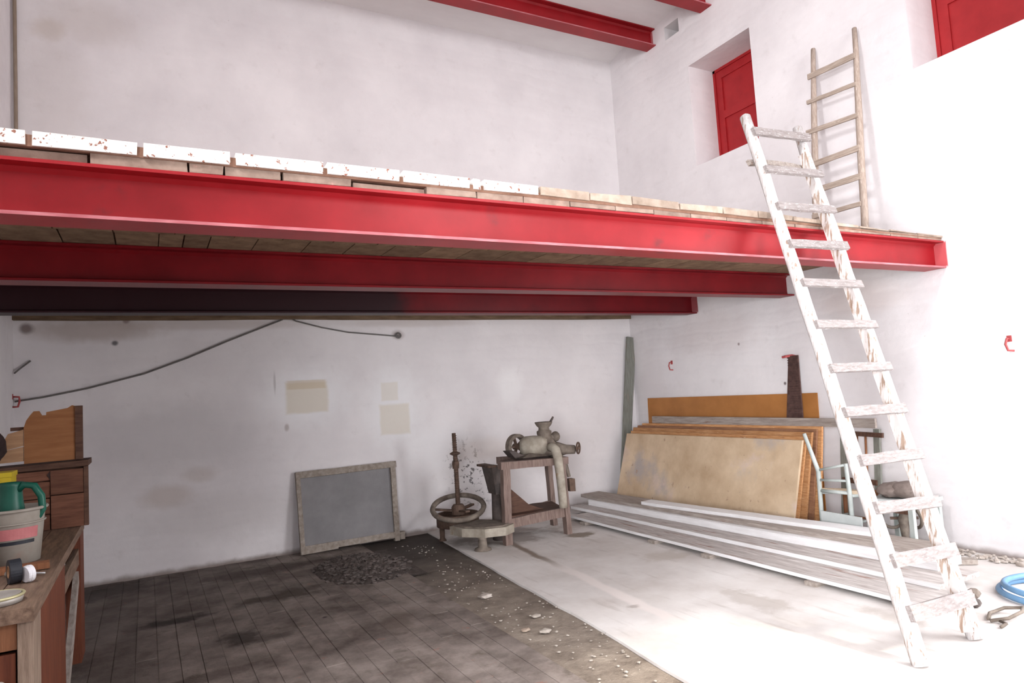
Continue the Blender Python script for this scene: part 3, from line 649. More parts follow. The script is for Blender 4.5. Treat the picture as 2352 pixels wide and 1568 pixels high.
for y in (-3.38, -3.70): stick([(-.58,y,.47), (-.20,y,.43)], .015, 'seat_rail'); stick([(-.58,y,.22), (-.20,y,.22)], .011, 'stretcher')
stick([(-.20,-3.37,.20), (-.20,-3.71,.20)], .011, 'stretcher', wood_orange); stick([(-.58,-3.39,.20), (-.58,-3.69,.20)], .011, 'stretcher')
b = MB(); b.hexa([(-.58,-3.69,.485), (-.20,-3.71,.435), (-.20,-3.37,.435), (-.58,-3.39,.485), (-.58,-3.69,.515), (-.20,-3.71,.462), (-.20,-3.37,.462), (-.58,-3.39,.515)]); b.build('seat', rush, ch, bevel=.008)
b = MB(); b.hexa([(-.632,-3.82,0), (-.618,-3.82,0), (-.618,-3.41,0), (-.632,-3.41,0), (-.622,-3.82,.30), (-.608,-3.82,.30), (-.608,-3.41,.31), (-.622,-3.41,.31)])
tag(b.build('board_offcut', white_panel), 'pale grey board offcut leaning low against the chair legs', 'board')

cb = thing('broken_chair', (-.09, -3.52, 0), 'broken chair back with grey posts and brown top rail, leaning on the right wall', 'chair')
for y, y2 in ((-3.30, -3.31), (-3.655, -3.665)):
    b = MB(); b.bar((-.145, y, 0), (-.045, y2, 1.03), .062, .026, (0, 1, 0), 4, .002); b.build('post', post_green, cb, bevel=.004)
b = MB(); b.bar((-.078, -3.42, .985), (-.078, -3.74, .975), .045, .028, (0, 0, 1), 4, .002); tag(b.build('top_rail', wood_dark, cb, bevel=.004), 'dark brown top rail')
for y in (-3.47, -3.56):
    b = MB(); b.tube([(-.112, y, .53), (-.074, y, .97)], .011, 6); tag(b.build('spindle', wood_orange, cb, smooth=True), 'orange-brown spindle')
b = MB(); b.bar((-.112, -3.30, .53), (-.112, -3.66, .53), .05, .024, (0, 0, 1), 3, .002); b.build('lower_rail', wood_dark, cb)

st = thing('low_table', (-.38, -4.06, 0), 'low white-painted table with sacks on it behind the ladder', 'table')
b = MB(); b.box((-.60, -4.28, .445), (-.16, -3.84, .475), .001); b.build('table_top', white_panel, st, bevel=.004)
for x_, y_ in ((-.57, -4.25), (-.57, -3.87), (-.19, -4.25), (-.19, -3.87)):
    b = MB(); b.bar((x_, y_, 0), (x_, y_, .446), .04, .04); b.build('leg', chair_paint, st)
b = MB(); b.box((-.585, -4.26, .37), (-.565, -3.86, .444)); b.build('apron', wood_dark, st)
b = MB(); b.blob((-.40, -4.02, .535), (.17, .14, .07), 3, .06, .479); b.blob((-.40, -4.14, .545), (.15, .15, .075), 3, .06, .479)
tag(b.build('sacking', sack, smooth=True), 'crumpled grey-brown sacking heaped on the low white table', 'sack')
b = MB(); b.box((-.595, -3.885, .478), (-.45, -3.842, .525), .001); tag(b.build('wood_block', wood_orange), 'brown wooden block beside the sacking on the low table', 'block')

hw = thing('iron_wheel_stand', (-.44, -4.10, 0), 'rusty iron stand with two small wheels under the low table', 'machine part')
b = MB(); b.torus((-.47, -4.005, .30), .085, .014, (.8, .55, .1), 24, 8); b.build('wheel', rust_grey, hw, smooth=True)
b = MB(); b.torus((-.40, -4.165, .31), .082, .014, (.9, -.35, .1), 24, 8); b.build('wheel', rust_grey, hw, smooth=True)
b = MB(); b.tube([(-.43, -4.09, .38), (-.44, -4.09, .30), (-.44, -4.09, .12), (-.44, -4.09, .02)], [.02, .045, .025, .03], 10); b.build('column', rust_grey, hw, smooth=True)
b = MB(); b.tube([(-.49, -4.0, .30), (-.37, -4.18, .31)], .012, 8); b.build('axle', rust, hw)
b = MB(); b.lathe([(0, .03), (.06, .028), (.09, .012), (.095, 0), (0, 0)], (-.44, -4.09, 0), n=16); b.build('foot', rust_grey, hw)
b = MB(); b.bar((-.62, -4.37, .024), (-.36, -4.60, .024), .09, .04, None, 5, .004); tag(b.build('timber_offcut', wood_greyx, bevel=.003), 'grey timber offcut on the floor between the table and right wall', 'timber')

# blue hose coil, stones, rubble, wire
b = MB()
for q, (R_, cx, cy, z0) in enumerate(((.34, -.80, -5.36, .022), (.32, -.795, -5.37, .062))):
    b.tube([(cx+R_*math.cos(a)*1.0, cy+R_*1.0*math.sin(a), z0+.004*math.sin(3*a)) for a in [2*PI*k/48 for k in range(49)]], .021, 8, caps=True)
tag(b.build('hose', blue_hose, smooth=True), 'coiled pale blue hose on the floor at the right edge', 'hose')
for (x_, y_, r_, lab) in ((-1.22, -5.03, .045, 'round grey-brown stone on the floor right of the ladder, nearer the wall'), (-1.40, -5.13, .04, 'darker stone on the floor right of the ladder, nearer the camera')):
    b = MB(); b.blob((x_, y_, r_*.72), (r_, r_*.85, r_*.8), 2, .12, .001); tag(b.build('stone', stone if r_ > .042 else chip_dark, smooth=False), lab, 'stone')
b = MB(); b.tube([(-1.62, -5.33, .012), (-1.55, -5.40, .03), (-1.43, -5.42, .05), (-1.33, -5.38, .045), (-1.37, -5.29, .03), (-1.5, -5.27, .02), (-1.60, -5.31, .015)], .011, 6); b.tube([(-1.58, -5.36, .014), (-1.62, -5.42, .018), (-1.68, -5.42, .012)], .010, 6)
tag(b.build('wire_loop', rust_grey, smooth=True), 'bent wire loop lying on the floor beside the ladder foot', 'wire')
b = MB()
for k in range(90):
    y_ = -4.30-1.0*random.random(); x_ = -.04-.20*random.random()**1.6
    b.blob((x_, y_, .012), (random.uniform(.008, .03), random.uniform(.008, .035), random.uniform(.006, .018)), 1, .3, .001)
tag(b.build('wall_rubble', chip, smooth=False), 'low ridge of plaster rubble along the foot of the right wall', 'rubble', kind='stuff')

# ------------------------------------------------------------------ machine on its wooden stand
ms = thing('work_stand', (-2.48, -1.03, 0), 'reddish wooden stand carrying the old iron pump', 'stand')
LEG = [(-2.855, -1.30), (-2.10, -1.30), (-2.60, -.78), (-1.96, -.78)]
for k, (x_, y_) in enumerate(LEG):
    b = MB(); b.bar((x_, y_, 0), (x_+(.02 if x_ < -2.5 else -.03), y_, .80), .085 if x_ < -2.5 else .06, .075, (1, 0, 0), 6, .003); b.build('leg', stand_wood, ms, bevel=.004)
for y_, a_, c_ in ((-1.30, -2.90, -2.06), (-.78, -2.65, -1.92)):
    b = MB(); b.bar((a_, y_, .825), (c_, y_, .80), .08, .085, (0, 0, 1), 5, .003); b.build('top_beam', stand_wood, ms, bevel=.004)
b = MB(); b.prism([(-2.88,-1.255,.80), (-2.10,-1.255,.80), (-1.95,-.825,.80), (-2.64,-.825,.80)], (0,0,.028)); b.build('top_board', stand_wood, ms)
b = MB(); b.bar((-2.85, -1.30, .215), (-2.10, -1.30, .245), .10, .04, (0, 0, 1), 5, .004); b.build('stretcher', stand_wood, ms, bevel=.004)
b = MB(); b.bar((-2.60, -.78, .22), (-1.96, -.78, .24), .10, .04, (0, 0, 1), 5, .004); b.build('stretcher', stand_wood, ms, bevel=.004)
b = MB(); b.prism([(-2.82,-1.28,.262), (-2.12,-1.28,.262), (-1.98,-.78,.262), (-2.58,-.78,.262)], (0,0,.023)); b.build('shelf', wood_dark, ms)
b = MB(); b.prism([(-2.80, -1.16, .286), (-2.80, -1.16, .62), (-2.72, -1.16, .56), (-2.50, -1.16, .36), (-2.36, -1.16, .30), (-2.30, -1.16, .286)], (0, .04, 0)); b.build('brace', wood_dark, ms)
b = MB(); b.hexa([(-2.86,-1.10,.50), (-2.78,-1.10,.50), (-2.78,-.92,.50), (-2.86,-.92,.50), (-2.91,-1.14,.80), (-2.76,-1.14,.80), (-2.76,-.88,.80), (-2.91,-.88,.80)]); b.build('side_hopper', iron_dark, ms, bevel=.004)
b = MB(); b.box((-2.96, -1.16, .80), (-2.86, -.86, .822)); b.build('hopper_rim', rust, ms)
b = MB(); b.tube([(-2.82, -1.01, .50), (-2.81, -1.01, .30), (-2.80, -1.01, .0)], [.045, .06, .075], 10); b.build('hopper_foot', iron_dark, ms, smooth=True)

pm = thing('iron_pump', (-2.3, -1.05, .87), 'old cast-iron pump with flywheel and funnel on the wooden stand', 'machine')
AX = V((.93, -.36, 0)).normalized()
wc = V((-2.48, -.93, .975)); AX0 = AX; AX = V((.22, -.975, 0))
b = MB(); b.lathe([(.136, -.035), (.143, -.03), (.143, .03), (.136, .035), (.104, .035), (.104, -.035), (.136, -.035)], wc, AX, 32); b.build('flywheel', rust_grey, pm, smooth=False)
b = MB()
e1 = V((0, 0, 1)); e2 = AX.cross(e1)
for k in range(5):
    a = k*2*PI/5+.3; b.bar(wc, wc+(e1*math.cos(a)+e2*math.sin(a))*.10, .035, .016, AX)
b.lathe([(0, -.04), (.035, -.04), (.035, .04), (0, .04)], wc, AX, 14); b.build('spokes', rust, pm)
b = MB(); b.prism([(-2.665,-1.10,.945), (-2.60,-1.10,.945), (-2.52,-1.10,.90), (-2.36,-1.10,.868), (-2.60,-1.10,.868)], (0,.16,0)); b.build('belt_trough', iron_dark, pm, bevel=.004)
AX = V((.80,-.60,0)).normalized()
bc = V((-2.33, -1.06, .97))
b = MB(); b.lathe([(0, -.15), (.085, -.15), (.115, -.10), (.12, 0), (.115, .10), (.08, .16), (0, .16)], bc, AX, 24); b.build('cylinder_body', iron_pale, pm, smooth=True)
b = MB(); b.hexa([(-2.56,-1.20,.868), (-2.02,-1.26,.868), (-2.02,-.92,.868), (-2.56,-.86,.868), (-2.42,-1.13,.905), (-2.16,-1.16,.905), (-2.16,-.96,.905), (-2.42,-.95,.905)]); b.build('base_plate', rust_grey, pm, bevel=.004)
b = MB(); b.box((-2.34, -1.15, .89), (-2.24, -.98, .93)); b.build('saddle', rust_grey, pm)
vc = V((-2.20, -1.09, .96))
b = MB(); b.lathe([(0, -.10), (.10, -.10), (.125, -.04), (.125, .04), (.09, .09), (.075, .12), (.085, .14), (.085, .17), (.062, .185), (.06, .21), (.085, .235), (.10, .265), (.10, .275), (.088, .275), (.05, .22), (0, .22)], vc, n=24); b.build('funnel_housing', rust_grey, pm, smooth=True)
b = MB(); b.tube([vc+V((.08, -.02, .27)), vc+V((.105, -.03, .31)), vc+V((.115, -.03, .325))], [.014, .012, .010], 6); b.build('funnel_lever', iron_dark, pm)
b = MB(); b.blob(tuple(vc+V((.135, -.02, .10))), (.055, .05, .06), 2, .03); b.tube([vc+V((.05, -.01, .09)), vc+V((.13, -.02, .10))], .035, 8); b.build('side_valve', rust_grey, pm, smooth=True)
b = MB(); b.lathe([(.10, 0), (.085, .10), (.055, .20), (.05, .30), (0, .30)], vc+V((.05, -.01, -.04)), (.96, -.25, -.08), 18); b.build('outlet_nozzle', rust_grey, pm, smooth=True)
hc = vc+V((.375, -.11, -.05)); ha = V((.62, -.78, -.03))
b = MB(); b.torus(hc, .062, .010, ha, 22, 6)
h1 = ha.normalized().orthogonal().normalized(); h2 = ha.normalized().cross(h1)
for k in range(4):
    a = k*PI/2+.4; b.tube([hc, hc+(h1*math.cos(a)+h2*math.sin(a))*.06], .006, 5)
b.tube([hc-ha.normalized()*.06, hc+ha.normalized()*.02], .014, 8); b.build('hand_wheel', rust, pm, smooth=True)
b = MB(); b.tube([vc+V((0, -.10, -.005)), vc+V((-.02, -.19, .0)), vc+V((-.02, -.26, -.03)), vc+V((-.015, -.285, -.12)), vc+V((0, -.29, -.35)), vc+V((.01, -.29, -.60)), vc+V((.012, -.29, -.655))], [.05, .052, .052, .05, .048, .047, .045], 12); tag(b.build('discharge_pipe', iron_pale, pm, smooth=True), 'pale discharge pipe running down the front')
b = MB(); b.tube([vc+V((.06, -.12, -.06)), vc+V((.11, -.22, -.16)), vc+V((.13, -.26, -.34))], [.03, .026, .02], 8); b.build('drain_pipe', rust_grey, pm, smooth=True)
b = MB(); b.box((-2.075, -1.36, .46), (-2.0, -1.27, .60), .006); tag(b.build('bracket', rust, ms), 'rusty bracket on the right front leg')

# ------------------------------------------------------------------ wine press
pc = V((-3.165, -.78, 0))
pr = thing('wine_press', (-3.165, -.78, 0), 'old rusty screw press with an iron hoop and spout beside the stand', 'press')
b = MB(); b.lathe([(0, .16), (.20, .16), (.235, .17), (.235, .30), (.21, .30), (.20, .20), (0, .20)], pc+V((0, .05, 0)), n=28); b.build('bowl', rust, pr, smooth=True)
b = MB(); b.torus(pc+V((0, .02, .365)), .282, .029, (-.14, -.30, .94), 36, 8); tag(b.build('hoop', rust_grey, pr, smooth=True), 'wide iron hoop')
b = MB()
for k in range(3):
    a = k*2*PI/3+.5; q = pc+V((0, .02, .355))
    b.bar(q+V((.06*math.cos(a), .06*math.sin(a), -.02)), q+V((.265*math.cos(a), .265*math.sin(a), 0)), .05, .02, (-math.sin(a), math.cos(a), 0))
b.lathe([(0, -.06), (.07, -.06), (.075, .02), (.055, .05), (0, .05)], pc+V((0, .02, .35)), n=16); b.build('hub', rust, pr)
b = MB(); pts = []
b.tube([pc+V((0, .02, .22)), pc+V((0, .02, .80)), pc+V((-.006, .02, 1.18))], [.027, .024, .022], 10)
b.build('screw', rust, pr, smooth=True)
b = MB()
for k in range(30):
    z = .42+k*.025; b.lathe([(.021, 0), (.029, .006), (.021, .012)], pc+V((-.003*k/30, .02, z)), n=10)
tag(b.build('screw_thread', rust, pr), kind='stuff')
b = MB(); b.lathe([(0, -.02), (.03, -.02), (.058, -.006), (.058, .006), (.03, .02), (0, .02)], pc+V((-.003, .02, .955)), n=14); b.build('nut', rust, pr)
b = MB(); b.lathe([(0, -.05), (.036, -.05), (.04, 0), (.036, .03), (0, .03)], pc+V((-.003, .02, .84)), n=12); b.build('lock_nut', rust, pr)
b = MB(); top_ = [(-3.37,-.98), (-3.33,-1.20), (-3.16,-1.40), (-2.95,-1.46), (-2.80,-1.36), (-2.78,-1.20), (-2.88,-1.00), (-3.0,-.85)]
b.prism([(x_, y_, .135) for x_, y_ in top_], (0, 0, .085)); b.build('tray', iron_pale, pr, bevel=.028)
b = MB(); b.prism([(x_*.86-3.05*.14, y_*.86-1.15*.14, .2205) for x_, y_ in top_], (0, 0, .012)); b.build('tray_floor', rust_grey, pr)
for a, r_ in ((2.4, .19), (.7, .19)):
    b = MB(); q = pc+V((r_*math.cos(a), .05+r_*math.sin(a), 0)); b.tube([q, q+V((0, 0, .03)), q+V((0, 0, .18))], [.045, .028, .03], 10); b.build('foot', rust, pr, smooth=True)
b = MB(); q = V((-3.16, -1.33, 0)); b.lathe([(0, 0), (.09, 0), (.085, .018), (.05, .035), (.042, .11), (.06, .134), (0, .134)], q, n=16); b.build('foot', rust_grey, pr, smooth=True)

# ------------------------------------------------------------------ sieve frame leaning on the back wall
sv = thing('sieve_frame', (-4.2, -.16, 0), 'wooden frame with grey wire mesh leaning on the back wall', 'frame')
P0, P1, T0, T1 = V((-4.755, -.19, .012)), V((-3.665, -.19, .03)), V((-4.755, -.035, .865)), V((-3.62, -.035, .875))
nv = (P1-P0).cross(T0-P0).normalized()
if nv.y > 0: nv = -nv
upv = (T0-P0).normalized(); rv = (P1-P0).normalized()
b = MB(); b.bar(T0-upv*.035, T1-upv*.035, .07, .05, upv, 5, .002); b.build('top_rail', frame_wood, sv, bevel=.004)
b = MB(); b.bar(P0+upv*.05-rv*.0, P1+upv*.035, .065, .05, upv, 5, .002); b.build('bottom_rail', frame_wood, sv, bevel=.004)
b = MB(); b.bar(P0+rv*.022, T0+rv*.022, .045, .052, rv, 5, .002); b.build('stile', frame_wood, sv, bevel=.004)
b = MB(); b.bar(P1-rv*.03-upv*.035, T1-rv*.04, .06, .052, rv, 5, .002); b.build('stile', frame_wood, sv, bevel=.004)
b = MB(); b.bar(P0+upv*.012+nv*.0, P0.lerp(P1, .36)+upv*.012, .03, .055, upv, 2); b.build('packing_strip', frame_wood, sv)
b = MB(); q0 = P0+rv*.04+upv*.06+nv*-.012; q1 = P1-rv*.05+upv*.06+nv*-.012; q2 = T1-rv*.06-upv*.06+nv*-.012; q3 = T0+rv*.04-upv*.06+nv*-.012
b.prism([q0, q1, q2, q3], nv*.004); b.build('mesh_backing', mesh_grey, sv)
b = MB()
for k in range(1, 90):
    u = k/90; b.bar(q0.lerp(q1, u)+nv*.006, q3.lerp(q2, u)+nv*.006, .0022, .0022)
for k in range(1, 66):
    u = k/66; b.bar(q0.lerp(q3, u)+nv*.008, q1.lerp(q2, u)+nv*.008, .0022, .0022)
tag(b.build('wire_mesh', mesh_grey, sv), kind='stuff')
b = MB(); b.box((-3.66, -.20, .005), (-3.60, -.13, .085), .006); b.build('corner_block', frame_wood, sv)

# ------------------------------------------------------------------ cables
b = MB(); b.tube([(-7.235,-.045,1.79), (-7.02,-.03,1.818), (-6.67,-.03,1.882), (-6.18,-.03,2.005), (-5.79,-.03,2.15), (-5.365,-.03,2.332), (-4.87,-.03,2.53), (-4.83,-.05,2.545)], .0085, 6)
tag(b.build('cable', cable_mat, smooth=True), 'long grey cable sagging across the back wall from the left ring', 'cable')
b = MB(); b.tube([(-4.72,-.05,2.545), (-4.683,-.03,2.53), (-4.40,-.03,2.454), (-4.10,-.03,2.396), (-3.55,-.03,2.345), (-3.50,-.02,2.352)], .0075, 6); b.torus((-3.50,-.02,2.352), .028, .011, (0,1,0), 14, 6)
tag(b.build('cable', cable_mat, smooth=True), 'short cable from the timber strip to a peg in the back wall', 'cable')
b = MB(); b.tube([(-7.235,-.06,2.05), (-7.20,-.03,2.09), (-7.115,-.02,2.166)], .008, 6)
tag(b.build('cable', cable_mat, smooth=True), 'short cable end by the left corner, above the long cable', 'cable')

# ------------------------------------------------------------------ heap of dark rubble and litter on the dirt channel
hp = thing('sweepings_heap', (-4.37, -1.15, 0), 'heap of dark sweepings on the floor in front of the sieve frame', 'heap')
b = MB(); g = bmesh.ops.create_grid(b.bm, x_segments=34, y_segments=30, size=1)
for v in g['verts']:
    r_ = math.hypot(v.co.x, v.co.y); h = max(0, 1-r_)**.7
    v.co = V((-4.37+v.co.x*.44, -1.15+v.co.y*.62, (.07*h*(1+random.uniform(-.35,.35)) if r_ < .98 else -.004)))
tag(b.build('dust', dirt, hp), kind='stuff')
b = MB()
for k in range(420):
    r_ = random.random()**.6; a = random.random()*2*PI
    x_, y_ = -4.37+.46*r_*math.cos(a), -1.15+.64*r_*math.sin(a); s_ = random.uniform(.006, .02)
    b.blob((x_, y_, .065*max(0, 1-r_)**.7+.004), (s_*1.4, s_, s_*.6), 1, .3)
tag(b.build('dark_chips', chip_dark, hp), kind='stuff')
b = MB()
for k in range(240):
    t_ = random.random(); y_ = -.5-4.6*t_; x_ = -4.05+.56*random.random(); s_ = random.uniform(.003, .010)
    if y_ > -1.9 and x_ < -3.85: continue
    b.blob((x_, y_, -.008), (s_*1.3, s_*1.3, s_*.55), 1, .3)
tag(b.build('litter', chip_white), 'pale plaster chips scattered along the dirt channel', 'debris', kind='stuff')
for k, (x_, y_, s_, lab) in enumerate(((-3.83, -2.75, .06, 'flat pale plaster lump in the dirt channel nearest the sweepings'), (-3.75, -3.42, .035, 'pale plaster lump in the middle of the dirt channel'), (-3.95, -3.62, .035, 'small orange brick bit in the dirt channel'), (-3.86, -3.72, .045, 'grey-white plaster lump in the dirt channel, nearest the camera'))):
    b = MB(); b.blob((x_, y_, -.002), (s_, s_*.7, s_*.3), 2, .2, -.017); tag(b.build('plaster_lump', chip if k == 0 else (brick_pale if k == 2 else chip_white)), lab, 'rubble')

# ------------------------------------------------------------------ workbench with crates on the left
ZB, XR, YN, YB = .88, -6.565, -4.45, -2.02
wb = thing('workbench', (-6.9, -3.2, 0), 'old wooden workbench at the left edge, piled with crates and tools', 'workbench')
for k in range(4):
    x0 = XL+.03+k*(XR-XL-.03)/4; x1 = x0+(XR-XL-.03)/4-.004
    b = MB(); b.box((x0, YN, ZB-.055), (x1, YB, ZB), .002); b.build('top_plank', wood_bench, wb, bevel=.006)
b = MB(); b.box((XR-.06, YN+.015, 0), (XR-.008, YN+.20, ZB-.056), .002); tag(b.build('leg', wood_post, wb, bevel=.004), 'pale worn front post')
b = MB(); b.box((XR-.045, -4.20, 0), (XR-.012, -3.24, ZB-.056)); tag(b.build('side_board', wood_red, wb, bevel=.003), 'red-brown side board')
b = MB(); b.box((XR-.09, -2.32, 0), (XR-.008, -2.06, ZB-.056), .002); tag(b.build('leg', wood_red, wb, bevel=.004), 'red-brown far leg')
for y_ in (YN+.02, -2.12):
    b = MB(); b.box((XL+.05, y_, 0), (XL+.13, y_+.09, ZB-.056)); b.build('leg', wood_dark, wb)
b = MB(); b.bar((XR-.03, -2.34, .56), (XR-.03, -3.18, .02), .10, .03, (0, .55, .8), 4, .002); tag(b.build('brace', wood_grey, wb, bevel=.003), 'grey diagonal brace')
b = MB(); b.bar((XR-.03, -3.22, .69), (XR-.03, -2.33, .69), .10, .03, (0, 0, 1), 3, .002); b.build('side_rail', wood_bench, wb)
b = MB(); b.box((XL+.06, -3.2, .15), (XR-.13, -2.1, .18)); b.build('shelf', wood_dark, wb)
b = MB(); b.box((XL+.06, -3.26, 0), (XR-.06, -3.235, ZB-.056)); b.build('inner_partition', wood_dark, wb)
b = MB(); b.box((XL+.05, YN+.03, .72), (XR-.065, YN+.055, ZB-.056)); b.build('apron', wood_orange, wb)
b = MB(); b.box((XL+.05, YN+.035, .06), (XR-.07, YN+.06, .705)); dr = b.build('door', wood_red, wb, bevel=.004)
b = MB(); b.box((XL+.15, YN+.022, .14), (XR-.16, YN+.036, .62)); b.build('door_panel', wood_red, dr, bevel=.004)
b = MB(); b.blob((XR-.115, YN+.012, .60), .016, 2, 0); tag(b.build('knob', white_plastic, dr, smooth=True), 'small pale knob')

# lower crate
cr = thing('crate', (-6.87, -2.15, ZB), 'wide dark brown plank crate on the far end of the bench', 'crate')
XC = -6.52; YC = -2.30
b = MB(); b.box((XL+.05, YC+.022, ZB+.001), (XC-.02, YB+.02, ZB+.40)); b.build('carcass', wood_dark, cr)
b = MB(); b.hexa([(XL+.03, YC-.02, ZB+.395), (XC, YC-.02, ZB+.40), (XC, YB+.03, ZB+.40), (XL+.03, YB+.03, ZB+.395), (XL+.03, YC-.02, ZB+.425), (XC, YC-.02, ZB+.437), (XC, YB+.03, ZB+.437), (XL+.03, YB+.03, ZB+.425)]); b.build('lid', wood_dark, cr, bevel=.003)
xm = -6.735
rows = [(.0, .10), (.104, .205), (.209, .315), (.32, .385)]
pm1 = M('brown_crate_board', (.10,.038,.022), (.175,.075,.045), 6, .75, WOODX, .25, vary=.2)
for i, (a, c) in enumerate(rows):
    b = MB(); b.box((XL+.05, YC, ZB+.003+a), (xm-.004, YC+.02, ZB+c), .0015); b.build('front_board', pm1, cr)
for i, (a, c) in enumerate(((.0, .22), (.225, .385))):
    b = MB(); b.box((xm+.002, YC-.006, ZB+.003+a), (XC-.03, YC+.018, ZB+c), .0015); b.build('front_board', pm1, cr)
b = MB(); b.box((XC-.028, YC-.004, ZB+.003), (XC-.004, YC+.05, ZB+.395)); b.build('corner_post', wood_dark, cr)
b = MB(); b.prism([(-6.755, YC-.003, ZB+.36), (-6.735, YC-.003, ZB+.385), (-6.735, YC-.003, ZB+.325)], (0, -.002, 0)); b.build('knot_hole', cloth_dark, cr)
# upper crate
Z2 = ZB+.44; Y2 = -2.24
c2 = thing('crate', (-6.8, -2.15, Z2), 'broken orange plywood crate standing on the dark plank crate', 'crate')
out = [(-6.885, Z2+.002), (-6.60, Z2+.004), (-6.595, Z2+.365), (-6.615, Z2+.372), (-6.64, Z2+.355), (-6.76, Z2+.335), (-6.762, Z2+.315), (-6.785, Z2+.315), (-6.79, Z2+.325), (-6.80, Z2+.345), (-6.83, Z2+.345), (-6.85, Z2+.32), (-6.872, Z2+.285), (-6.885, Z2+.24)]
b = MB(); b.prism([(x_, Y2, z_) for x_, z_ in out], (0, .018, 0)); tag(b.build('front_sheet', plywood, c2), 'orange plywood front with a broken top edge')
b = MB(); b.box((-6.60, Y2-.01, Z2+.002), (-6.552, Y2+.035, Z2+.365), .003); b.build('corner_post', wood_dark, c2)
b = MB(); b.box((-6.60, Y2+.037, Z2+.002), (-6.575, Y2+.24, Z2+.34), .002); b.build('side_board', wood_dark, c2)
b = MB(); b.hexa([(-7.08,Y2,Z2+.015), (-6.888,Y2,Z2+.02), (-6.888,Y2+.02,Z2+.02), (-7.08,Y2+.02,Z2+.015), (-7.06,Y2,Z2+.085), (-6.888,Y2,Z2+.115), (-6.888,Y2+.02,Z2+.115), (-7.06,Y2+.02,Z2+.085)]); b.build('pine_board', pine, c2)
b = MB(); b.hexa([(-7.03,Y2,Z2+.09), (-6.888,Y2,Z2+.12), (-6.888,Y2+.02,Z2+.12), (-7.03,Y2+.02,Z2+.09), (-6.97,Y2,Z2+.205), (-6.888,Y2,Z2+.228), (-6.888,Y2+.02,Z2+.228), (-6.97,Y2+.02,Z2+.205)]); b.build('pine_board', pine, c2)
b = MB(); b.box((-6.96, Y2+.02, Z2+.222), (-6.885, Y2+.05, Z2+.245)); b.build('batten', wood_dark, c2)
b = MB(); b.blob((-7.08, Y2-.10, Z2+.13), (.12, .07, .13), 3, .07, Z2+.001); tag(b.build('dark_cloth', cloth_dark, smooth=True), 'dark brown cloth bundle beside the broken plywood crate', 'cloth')

# things on the bench
bu = thing('bucket', (-6.80, -3.36, ZB), 'dirty white plastic bucket with a faded red print on the bench', 'bucket')
bx, by = -6.79, -3.36
b = MB(); b.lathe([(0, .012), (.118, .012), (.142, .27), (.146, .285), (.138, .285), (.110, .02), (0, .02)], (bx, by, ZB-.010), n=32); b.build('tub', white_plastic, bu, smooth=True)
b = MB(); b.torus((bx, by, ZB+.272), .148, .009, (0,0,1), 32, 6); b.torus((bx, by, ZB+.205), .141, .005, (0,0,1), 32, 6); b.build('rim', white_plastic, bu, smooth=True)
b = MB(); b.lathe([(.1335, .13), (.1385, .185), (.1375, .185), (.1325, .13)], (bx, by, ZB), n=16, arc=.30, start=-PI*.78); tag(b.build('print', red_label, bu), 'faded red print band')
b = MB(); b.lathe([(.1318, .105), (.1330, .122), (.1320, .122), (.1308, .105)], (bx, by, ZB), n=12, arc=.2, start=-PI*.62); tag(b.build('dark_print', black_mat, bu), 'dark printed line')
ju = thing('jug', (-6.80, -3.36, ZB+.05), 'dark green plastic jug with a loop handle standing in the white bucket', 'jug')
b = MB(); b.lathe([(0, 0), (.062, 0), (.066, .02), (.066, .20), (.055, .27), (.05, .345), (.056, .365), (.048, .365), (.045, .34), (0, .33)], (-6.795, -3.38, ZB+.045), n=22); b.build('body', green_plastic, ju, smooth=True)
b = MB(); b.tube([(-6.77,-3.40,ZB+.36), (-6.735,-3.405,ZB+.395), (-6.69,-3.41,ZB+.385), (-6.66,-3.41,ZB+.33), (-6.655,-3.41,ZB+.26), (-6.68,-3.405,ZB+.20), (-6.75,-3.40,ZB+.25)], [.016,.018,.019,.018,.017,.016,.014], 8); b.build('handle', green_plastic, ju, smooth=True)
b = MB(); b.tube([(-6.85,-3.38,ZB+.30), (-6.868,-3.385,ZB+.36), (-6.872,-3.385,ZB+.385)], [.016,.018,.022], 8); b.build('spout', green_plastic, ju, smooth=True)
ca = thing('container', (-6.95, -2.85, ZB), 'yellow plastic container behind the green jug at the left edge', 'container')
b = MB(); b.box((-7.05, -2.94, ZB+.001), (-6.855, -2.76, ZB+.41)); b.build('body', yellow_plastic, ca, bevel=.018)
b = MB(); b.box((-7.055, -2.945, ZB+.411), (-6.85, -2.755, ZB+.437)); b.build('lid', yellow_plastic, ca, bevel=.006)
b = MB(); b.box((-7.05, -3.70, ZB+.0015), (-6.60, -3.655, ZB+.035), .003); tag(b.build('batten', wood_orange, bevel=.003), 'orange-brown wooden batten across the bench in front of the bucket', 'batten')
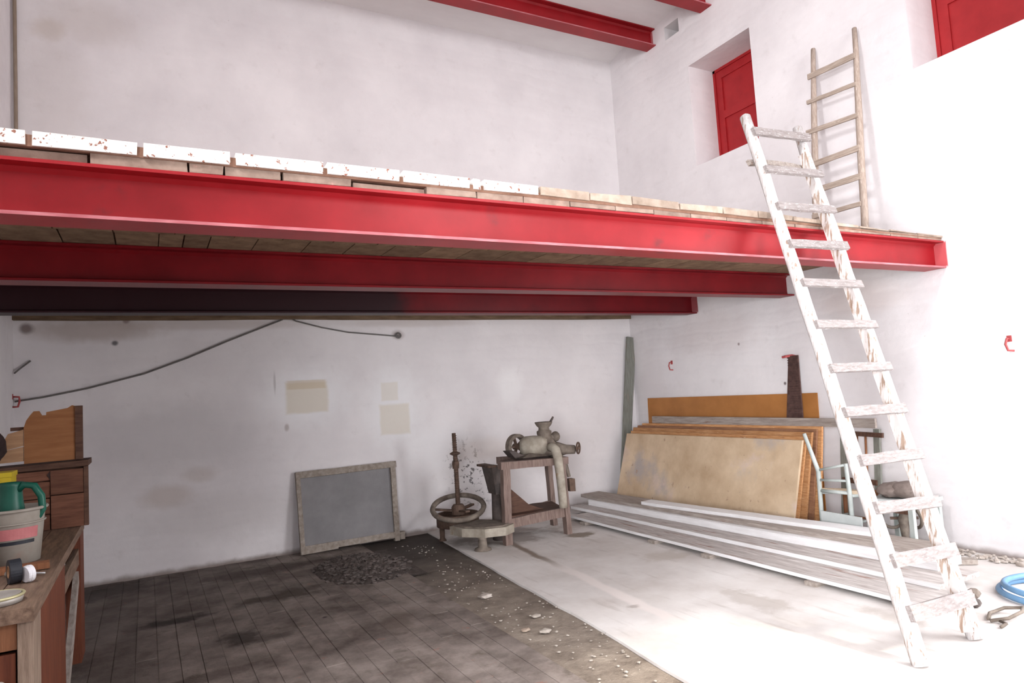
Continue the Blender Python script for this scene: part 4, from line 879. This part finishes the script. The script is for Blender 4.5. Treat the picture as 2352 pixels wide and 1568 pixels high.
tp = thing('tape_roll', (-6.70, -3.93, ZB), 'roll of black tape standing on the bench', 'tape')
b = MB(); b.lathe([(.028, -.022), (.053, -.022), (.053, .022), (.028, .022), (.028, -.022)], (-6.705, -3.93, ZB+.054), (.95, .3, 0), 26); b.build('roll', black_mat, tp, smooth=False)
b = MB(); b.lathe([(.024, -.023), (.028, -.023), (.028, .023), (.024, .023), (.024, -.023)], (-6.705, -3.93, ZB+.054), (.95, .3, 0), 20); b.build('core', pine, tp)
cp = thing('lid', (-6.655, -3.96, ZB), 'white plastic screw lid standing beside the black tape', 'lid')
b = MB(); b.lathe([(0, -.012), (.034, -.012), (.037, -.006), (.037, .016), (.034, .016), (.033, -.006), (0, -.006)], (-6.653, -3.955, ZB+.038), (.8, .6, .05), 22); b.build('cap', white_cap, cp, smooth=False)
b = MB(); b.lathe([(.038, .0), (.039, .004), (.038, .008)], (-6.653, -3.955, ZB+.038), (.8, .6, .05), 22); b.build('grip_ring', white_cap, cp)
sd = thing('screwdriver', (-6.63, -3.83, ZB), 'screwdriver with a bright steel shaft lying on the bench edge', 'screwdriver')
b = MB(); b.tube([(-6.675,-3.80,ZB+.012), (-6.60,-3.84,ZB+.010)], .005, 8); b.build('shaft', steel, sd, smooth=True)
b = MB(); b.tube([(-6.76,-3.755,ZB+.015), (-6.72,-3.776,ZB+.015), (-6.675,-3.80,ZB+.013)], [.013,.015,.010], 8); b.build('handle', white_plastic, sd, smooth=True)
td = thing('tin_dish', (-6.71, -4.30, ZB), 'shallow round tin with a yellowish rim near the front of the bench', 'tin')
b = MB(); b.lathe([(0, .001), (.085, .001), (.09, .028), (.086, .028), (.082, .008), (0, .008)], (-6.71, -4.30, ZB), n=28); b.build('dish', grey_tin, td, smooth=True)
b = MB(); b.torus((-6.71, -4.30, ZB+.029), .089, .006, (0,0,1), 28, 6); tag(b.build('rim', brass_rim, td, smooth=True), 'yellowish rolled rim')
b = MB(); b.lathe([(0, .030), (.080, .030), (.080, .034), (0, .034)], (-6.71, -4.30, ZB), n=28); b.build('lid', grey_tin, td)
